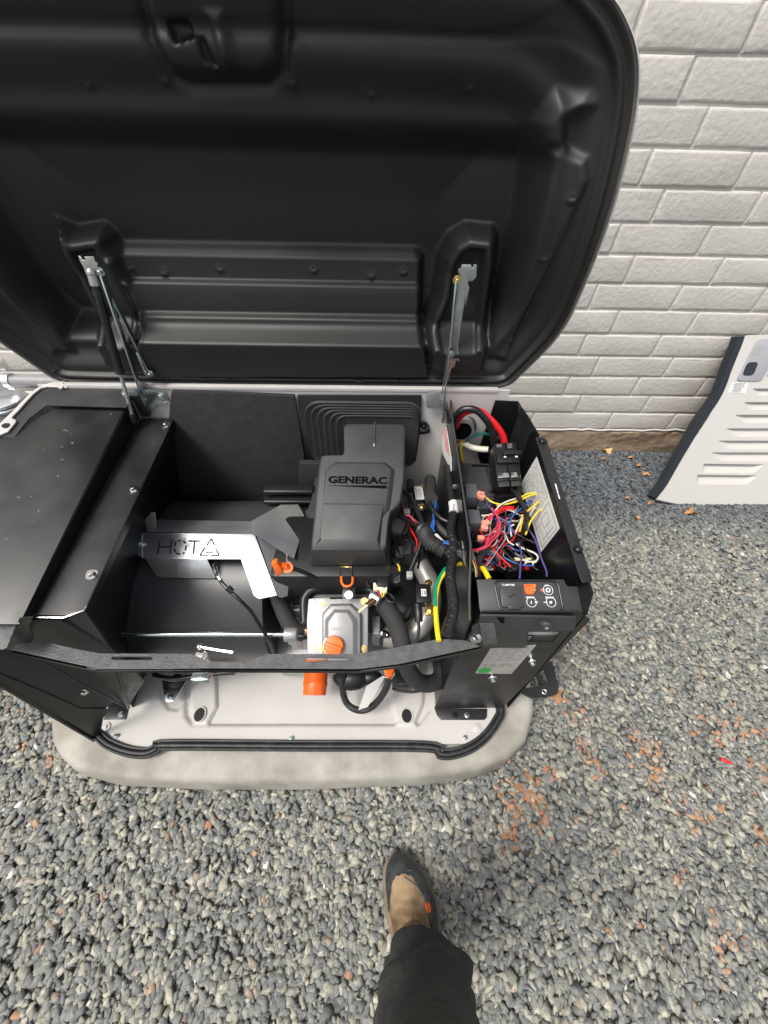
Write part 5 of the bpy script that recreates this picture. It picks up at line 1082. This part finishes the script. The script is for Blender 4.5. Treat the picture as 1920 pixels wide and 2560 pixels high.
# leaning front panel against the wall
pt = U(1850, 842, 1, 1.38); bt_ = U(1640, 1252, 2, .020)
LPn = PL(bt_, bt_+Vector((1, 0, 0)), (bt_.x, 1.385, pt.z))
pn = LPn.n if (CAM-LPn.p).dot(LPn.n) > 0 else -LPn.n
pth = thing('louvered_panel', 'light grey louvered enclosure panel leaning against the wall on the gravel', 'panel', tuple(bt_))
po = ZK(1480, 190, 1500, 184, 1659, 180, 2600, 190, 2900, 600, 3400, 1300, 3300, 1480, 2900, 1590, 2300, 1590, 1659, 1563, 1300, 1562, 1000, 1545, 850, 1520, 765, 1500, 860, 1370, 1000, 1130, 1080, 1000, 1180, 850, 1290, 650, 1390, 420)
lv = []
for a, b, w_ in ((1120, 1640, 545), (1530, 2600, 610), (1460, 2600, 718), (1390, 2650, 820), (1315, 2700, 928), (1255, 2750, 1026), (1195, 2790, 1120), (1135, 1630, 1210), (1085, 1575, 1298), (1700, 2780, 1212), (1700, 2700, 1305)):
    lv.append((a, b, w_))
lv[0] = (1640, 2560, 500)
scoops = []
for a, b, y in lv:
    hh = 76*(.75+.25*(y-500)/800)
    top = ZK(a+15, y, b-5, y+(6 if b < 1700 else 0)); bot = ZK(a-35, y+hh, b-55, y+hh+4); n_ = 26; T, B_ = [], []
    for i in range(n_+1):
        uu = i/n_; e = min(1, min(uu, 1-uu)/.10); e = math.sin(e*math.pi/2)
        p_ = Vector(top[0]).lerp(Vector(top[1]), uu); q_ = Vector(bot[0]).lerp(Vector(bot[1]), uu); T.append((p_, e)); B_.append(p_.lerp(q_, .10+.90*e))
    scoops.append((T, B_))
body = MB().prism(pxl(LPn, po), -pn*.003, [[LPn(*t[0]) for t in T]+[LPn(*q) for q in B_[::-1]] for T, B_ in scoops]).build('panel_sheet', 'shell', pth, ang=30)
for T, B_ in scoops:
    rws = []
    for vv, out in ((0, -.001), (.02, -.020), (.12, -.022), (.35, -.017), (.6, -.010), (.82, -.004), (1.0, -.0006)):
        rws.append([LPn(*t[0].lerp(q, vv))+pn*(out*(.15+.85*t[1]) if vv else out) for t, q in zip(T, B_)])
    MB().rings(rws, cap=False, closed=False).build('louvre', 'shell', body, ang=80)
# foam edge
fe = pxl(LPn, ZK(1440, 195, 1420, 260, 1350, 430, 1290, 600, 1220, 730, 1110, 880, 1020, 1040, 930, 1190, 830, 1370, 745, 1480))
mb = MB(); mb.tube([p-pn*.016+Vector((.002, 0, 0)) for p in fe], .019, fr=[(-.9, -.75), (.9, -.75), (.9, .75), (-.9, .75)], sub=4); 
mb.build('foam_edge', mat('foam_strip', (.014, .018, .026), .8, bump=.5, bs=300), pth)
MB().tube(pxl(LPn, ZK(765, 1503, 850, 1523, 1000, 1548, 1300, 1566, 1659, 1567, 2300, 1592)), .006, 8, 3).build('bottom_seal', 'rubber', pth)
# handle recess
hd = MB().prism([p+pn*.001 for p in pxl(LPn, rpoly(ZK(1570, 215, 1790, 215, 1600, 550, 1400, 550), rr=.38))], pn*.005).build('handle_plate', mat('handle_grey', (.33, .34, .36), .45), pth, bevel=.002)
MB().prism([p+pn*.0062 for p in pxl(LPn, rpoly(ZK(1545, 268, 1625, 266, 1590, 348, 1512, 348), rr=.35))], pn*.0006).build('handle_inset', MT['hosegrey'], hd)
MB().prism([p+pn*.0062 for p in pxl(LPn, rpoly(ZK(1485, 400, 1575, 398, 1530, 508, 1440, 508), rr=.35))], pn*.0006).build('handle_opening', mat('recess', (.02, .025, .035), .5), hd)
ls = ZK(1368, 560, 1502, 562, 1475, 650, 1335, 642)
ps = MB().prism([p+pn*.0008 for p in pxl(LPn, ls)], pn*.0006).build('panel_label', 'paper', pth)
mb = MB(); L2 = PL(LPn.p+pn*.0015, LPn.p+pn*.0015+Vector((1, 0, 0)), LPn.p+pn*.0015+(Vector((bt_.x, 1.385, pt.z))-LPn.p))
for i in range(8):
    y = 570+i*9.5; s_ = (y-560)*.33; a = 1385-s_+random.uniform(0, 25)
    strips(mb, L2, [(ZK(a, y)[0], ZK(1490-s_-random.uniform(0, 30), y+1)[0])], .0004, .0022)
mb.build('label_print', 'inkg', ps)

# pipework at the left behind the generator
pc0, pc1 = U(-60, 950, 1, .90), U(140, 960, 1, .90)
pz = thing('grey_conduit', 'grey painted pipe with metal strap behind left of the generator', 'pipe', (pc0.x, .9, 0))
MB().cyl((pc0.x-.3, .9, pc0.z), (pc1.x+.25, .9, pc0.z-.004), .020, seg=22).build('pipe', 'pipe', pz)
MB().cyl(Vector((pc1.x+.25, .9, pc0.z-.01)), Vector((pc1.x+.25, .9, 0)), .020, seg=22).build('pipe', 'pipe', pz)
for xx in (pc0.x-.29, ): MB().cyl((xx, .9, pc0.z), (xx, .9, 0), .020, seg=20).build('pipe', 'pipe', pz)
sx = U(14, 940, 1, .9)
stp = MB().cyl((sx.x-.008, .9, pc0.z), (sx.x+.012, .9, pc0.z), .0225, seg=22).build('pipe_strap', 'galv', pz)
MB().box((sx.x+.004, .905, sx.z+.035), (.03, .02, .028)).box((sx.x-.0, .895, sx.z-.03), (.02, .014, .02)).build('strap_ear', 'galv', stp, bevel=.002)
MB().bolt((sx.x+.0, .89, sx.z+.04), (0, -1, 0), .006, .008).build('bolt', 'zinc', stp)
MB().box((pc1.x+.02, .93, pc0.z-.045), (.09, .02, .05)).build('bracket', 'pipe', pz, bevel=.002)
mt_ = U(18, 1035, 1, .82)
met = thing('gas_meter', 'round grey gas regulator on the pipe left of the generator', 'regulator', (mt_.x, .86, 0))
cm = Vector((mt_.x-.02, .86, mt_.z-.01))
MB().cyl(cm+Vector((0, 0, -.03)), cm+Vector((0, 0, .02)), .062, .062, seg=36).build('meter_body', 'pipe', met, bevel=.004)
for dz, rr in ((.02, .066), (.033, .06)): MB().cyl(cm+Vector((0, 0, dz)), cm+Vector((0, 0, dz+.008)), rr, seg=36).build('meter_ring', 'galv', met, bevel=.002)
MB().cyl(cm+Vector((0, 0, -.03)), (cm.x, cm.y, 0), .018, seg=16).build('meter_stem', 'pipe', met)

# dry leaves by the wall, each its own thing
leaves = [(1517, 1128, 'pale yellow dry leaf, the largest by the brown wall base', .030), (1508, 1148, 'small tan leaf just below the pale yellow leaf', .014), (1577, 1145, 'brown leaf standing upright near the wall base', .018),
          (1596, 1165, 'curled orange leaf between two brown leaves near the wall', .016), (1612, 1182, 'rust brown crumpled leaf left of the leaning panel', .022), (1624, 1186, 'dark red scrap of leaf touching the rust brown leaf', .012),
          (1569, 1246, 'orange leaf in the gravel left of the panel corner', .015), (1626, 1258, 'brown leaf under the lower left corner of the panel', .014), (1728, 1281, 'large orange leaf beneath the bottom edge of the panel', .028), (1593, 1294, 'thin orange leaf nearest the camera below the panel', .014)]
for a, b, lab, r_ in leaves:
    c = U(a, b, 2, .018); n = 14; ph = random.uniform(0, 6); P = []
    for i in range(n):
        t = i/n*2*math.pi; rr = r_*(.55+.45*abs(math.cos(2.5*t)))*(1.3 if abs(math.sin(t/2)) > .9 else 1)
        x, y = rr*math.cos(t+ph), rr*.6*math.sin(t+ph); P.append(c+Vector((x, y, .010*math.sin(t*2+ph)*r_/.02+.35*abs(y))))
    mb = MB(); ctr = mb.bm.verts.new(c); vs = [mb.bm.verts.new(p) for p in P]
    for i in range(n): mb.bm.faces.new((ctr, vs[i], vs[(i+1) % n]))
    bmesh.ops.solidify(mb.bm, geom=mb.bm.faces[:], thickness=.0008)
    o = mb.build('dry_leaf', MT['leaf'] if a != 1517 else mat('yellow_leaf', (.55, .38, .16), .7), ang=20); tag(o, lab, 'leaf', 'dry leaves on the gravel by the wall')
rt = U(1815, 1903, 2, .022)
o = MB().cyl(rt+Vector((-.012, .006, 0)), rt+Vector((.010, -.006, .003)), .005, .0045, seg=14).cyl(rt+Vector((-.013, .0066, 0)), rt+Vector((-.010, .005, .0003)), .0056, seg=14).build('plastic_cap', 'red', bevel=.0006)
tag(o, 'small bright red plastic cap lying in the gravel at right', 'plastic cap')

# ================================================================ PERSON (booted leg)
per = thing('person', 'person in black trousers and brown leather work boot standing on the gravel', 'person', (.335, -.38, 0))
solepx = ZL(500, 1230, 440, 1000, 425, 880, 410, 740, 398, 600, 400, 480, 430, 380, 490, 310, 560, 282, 620, 286, 700, 325, 780, 415, 860, 540, 920, 660, 960, 760, 990, 880, 1005, 1000, 1010, 1170)
sol = [U(*q, 2, .028) for q in solepx]
hc = [(sol[-1].x+.004, sol[-1].y-.04), (sol[-1].x+.004, sol[-1].y-.085), (sol[-1].x-.008, sol[-1].y-.115), (sol[-1].x-.035, sol[-1].y-.13), (sol[-1].x-.062, sol[-1].y-.12), (sol[0].x-.008, sol[0].y-.085), (sol[0].x-.004, sol[0].y-.04)]
sp2 = [(p.x, p.y) for p in sol]+hc
def off2(P, dlt):
    return [(q[0], q[1]) for q in roundover(P, [(dlt, 0)])[0]]
body_rings = []
sole = MB().rings([[(x, y, .004) for x, y in off2(sp2, .002)], [(x, y, .012) for x, y in sp2], [(x, y, .024) for x, y in sp2], [(x, y, .029) for x, y in off2(sp2, .003)], [(x, y, .029) for x, y in off2(sp2, .012)]])
# leg body: one continuous skin from foot to thigh under the clothing
toe = Vector(((sol[8].x), sol[8].y, 0)); cxs = []
def foot_sections():
    """cross sections along the foot: y position, x centre, half width, top height"""
    ymax = max(p[1] for p in sp2); ymin = min(p[1] for p in sp2); out = []
    P = np.array(sp2)
    for t in (.012, .03, .06, .10, .16, .23, .31, .40, .50, .60, .70, .80, .90, .96, .99):
        y = ymax-(ymax-ymin)*t; xs = []
        for i in range(len(P)):
            a, b = P[i], P[(i+1) % len(P)]
            if (a[1]-y)*(b[1]-y) < 0: xs.append(a[0]+(b[0]-a[0])*(y-a[1])/(b[1]-a[1]))
        out.append((t, y, (min(xs)+max(xs))/2, (max(xs)-min(xs))/2))
    return out
secs = foot_sections()
def topz(t): return float(np.interp(t, [0, .03, .08, .16, .25, .35, .45, .55, .65, .8, 1], [.035, .052, .064, .072, .077, .088, .108, .140, .17, .17, .15]))
ymx = max(p[1] for p in sp2); ymn = min(p[1] for p in sp2); st_ = np.array([q[0] for q in secs])
NS, NA = 60, 48; R = []; TT = []
for k_ in range(NS):
    t = .012+.978*(k_/(NS-1))**1.25; TT.append(t); y = ymx-(ymx-ymn)*t
    xc = float(np.interp(t, st_, [q[2] for q in secs])); hw = float(np.interp(t, st_, [q[3] for q in secs]))
    row = []; hw2 = max(hw-.0095, hw*.7); zt = topz(t)
    for i in range(NA+1):
        a = math.pi*i/NA; x = xc-hw2*math.cos(a)*(1-.10*math.sin(a)); z = .027+(zt-.027)*(math.sin(a)**(.62 if t < .35 else .72))
        z += .0012*math.sin(t*95+math.cos(a)*2)*(t > .30)*(t < .6)*math.sin(a)
        row.append((x, y, z))
    R.append(row)
mleather = mat('brown_leather', (.115, .072, .036), .62, c2=(.29, .20, .115), ns=17, lo=.38, hi=.60, detail=8, bump=.8, bs=75, bd=.0025, rvar=.1)
mtoe = mat('toe_rubber', (.022, .027, .028), .35, c2=(.04, .045, .045), ns=40, rvar=.1)
msole = mat('tan_sole', (.20, .15, .095), .75, c2=(.13, .10, .07), ns=50, bump=.4, bs=200)
# skin body hidden under boot and trousers (continuous)
kn = [Vector((.325, -.27, .045)), Vector((.335, -.33, .055)), Vector((.339, -.40, .09)), Vector((.340, -.41, .14)), Vector((.338, -.415, .26)), Vector((.327, -.43, .42)), Vector((.32, -.44, .50)), Vector((.305, -.455, .66)), Vector((.30, -.465, .80))]
leg = MB().tube(kn, lambda t: (.022+.02*min(1, t/.25))+.016*max(0, t-.25)/.75, 16, 4).build('leg_body', mat('skin', (.45, .27, .19), .5), per)
boot = MB()
boot.rings(R, cap=False, closed=False)
SH = []
for k_ in range(9):
    t_ = k_/8; z_ = .075+.15*t_; SH.append([Vector((.337+.003*t_+(.051-.004*t_)*math.cos(2*math.pi*i/24), -.392-.014*t_+(.062-.008*t_)*math.sin(2*math.pi*i/24), z_+.0)) for i in range(24)])
boot.rings(SH, cap=False)
ob = boot.build('boot', mleather, per, ang=80)
sole.build('sole', msole, ob, bevel=.001)
# toe cap + side guard: slightly proud copy of the front part with a curved rear edge
def lift(p, c, k): return c+(p-c)*k
cap_ = MB(); V = []
for j in range(NS):
    t = TT[j]; xc = sum(p[0] for p in R[j])/len(R[j]); c = Vector((xc, R[j][0][1], .03)); V.append([cap_.bm.verts.new(lift(Vector(p), c, 1.02)+Vector((0, .0, .0006))) for p in R[j]])
for j in range(NS-1):
    for i in range(NA):
        a = (i+.5)/NA; lim = float(np.interp(a, [0, .10, .18, .30, .5, .62, .68, .73, .78, 1], [.40, .33, .22, .165, .145, .165, .22, .5, 1.1, 1.1]))
        if TT[j] < lim: cap_.bm.faces.new((V[j][i], V[j][i+1], V[j+1][i+1], V[j+1][i]))
bmesh.ops.delete(cap_.bm, geom=[v for v in cap_.bm.verts if not v.link_faces], context='VERTS')
for _ in range(3): bmesh.ops.smooth_vert(cap_.bm, verts=[v for v in cap_.bm.verts if v.is_boundary], factor=.5, use_axis_x=True, use_axis_y=True, use_axis_z=True)
bmesh.ops.solidify(cap_.bm, geom=cap_.bm.faces[:], thickness=.0018)
cap_.build('toe_cap', mtoe, ob, ang=80)
seam = []
for a in np.linspace(.13, .74, 30):
    lim = float(np.interp(a, [0, .10, .18, .30, .5, .62, .68, .73, .78, 1], [.40, .33, .22, .165, .145, .165, .22, .5, 1.1, 1.1])); j = min(range(NS), key=lambda k: abs(TT[k]-lim)); seam.append(Vector(R[j][int(round(a*NA))])+Vector((0, 0, .0016)))
MB().tube(seam, .0014, 6, 3).build('cap_edge', 'rubber', ob)
mst = mat('thread', (.22, .19, .14), .7)
for dd2 in (.004, .0075):
    for k in range(1, len(seam)-1):
        p = seam[k]+Vector((0, dd2, -dd2*.22)); tn = (seam[k+1]-seam[k-1]).normalized()*.0022; MB().tube([p-tn, p+tn], .0006, 5, 1).build('stitch', mst, ob)
er = ray(1068, 2267).normalized(); best = min((((Vector(p)-CAM).cross(er)).length, j, i) for j, row in enumerate(R) for i, p in enumerate(row))
j_, i_ = best[1], best[2]; lgp = Vector(R[j_][i_]); ta = (Vector(R[j_+1][i_])-Vector(R[j_-1][i_])).normalized(); tb_ = (Vector(R[j_][i_+1])-Vector(R[j_][i_-1])).normalized(); nlg = ta.cross(tb_).normalized()
if nlg.z < 0: nlg = -nlg
lgp += nlg*.0045; lg = MB()
lg.tube([lgp+(ta*math.cos(a)*.009+tb_*math.sin(a)*.0055) for a in np.linspace(-2.5, 2.5, 14)], .0016, 8, 2)
lg.build('boot_emblem', 'orange', ob)
lg = MB().tube([lgp+ta*.004, lgp-ta*.004], .0016, 8, 1).build('boot_emblem', 'orange', ob)
wire(ob, [Vector(R[j][i])+Vector((0, 0, .004)) for j, i in ((14, 22), (18, 30), (24, 35), (32, 39), (40, 41))], None, .0009, mat('stitch', (.12, .13, .13), .6), 'stitching')
wire(ob, [Vector(R[j][i])+Vector((0, 0, .0015)) for j, i in ((44, 16), (40, 20), (34, 22), (28, 22))], None, .0008, mat('seam', (.15, .09, .05), .6), 'stitching')
# trousers
tr = MB(); RR = []; n = 72
cx_ = [(.339, -.402, .118, .057, .060), (.340, -.404, .14, .060, .062), (.342, -.410, .20, .071, .066), (.338, -.415, .28, .074, .068), (.331, -.425, .36, .074, .070), (.324, -.432, .44, .071, .070), (.317, -.44, .52, .070, .072), (.31, -.445, .60, .070, .074), (.305, -.46, .70, .08, .085), (.30, -.48, .82, .09, .098), (.29, -.50, .96, .10, .11)]
zsamp = np.linspace(.100, .96, 150); A = np.array(cx_)
for z in zsamp:
    zz = max(z, .118); x, y, rx, ry = [np.interp(zz, A[:, 2], A[:, k]) for k in (0, 1, 3, 4)]; row = []
    for i in range(n):
        a = 2*math.pi*i/n
        w = 1+.07*math.sin(3*a+z*30)*math.exp(-((z-.20)/.16)**2)+.04*math.sin(5*a-z*50)*math.exp(-((z-.34)/.2)**2)+.02*math.sin(2*a+z*21)
        fold = 0
        for zc, sl_, ph_, am, wd in ((.165, .03, .6, .10, .014), (.225, .06, 1.5, .20, .020), (.30, -.07, 1.1, .16, .022), (.385, .08, 1.9, .20, .028), (.50, -.08, 1.3, .14, .03)):
            q_ = z-zc-sl_*math.cos(a-ph_); g_ = .5+.5*math.cos(a-ph_); fold += am*g_*(math.exp(-(q_/wd)**2)-.75*math.exp(-((q_+wd*1.5)/(wd*.7))**2))
        k = w+fold; row.append((x+rx*k*math.cos(a), y+ry*k*math.sin(a), z+.018*math.cos(a-.4)*(z < .13)))
    RR.append(row)
tr.rings(RR, cap=False); tr.rings([RR[-1], [(x*.5+.145, y*.5-.25, .975) for x, y, z in RR[-1]]], cap=False); tr.bm.faces.new([tr.bm.verts.new((x*.5+.145, y*.5-.25, .975)) for x, y, z in RR[-1]]); inner = [[(x*.97+.03*.348, y*.97-.03*.402, z+.004) for x, y, z in RR[0]], [(x*.9+.1*.348, y*.9-.1*.402, z+.03) for x, y, z in RR[0]]]
tr.rings([RR[0]]+inner, cap=False)
tr.build('trousers', mat('black_twill', (.020, .021, .021), .85, c2=(.034, .033, .029), ns=5, bump=.7, bs=26, bd=.012), per, ang=80)
print('objects', len(bpy.data.objects), 'script done')
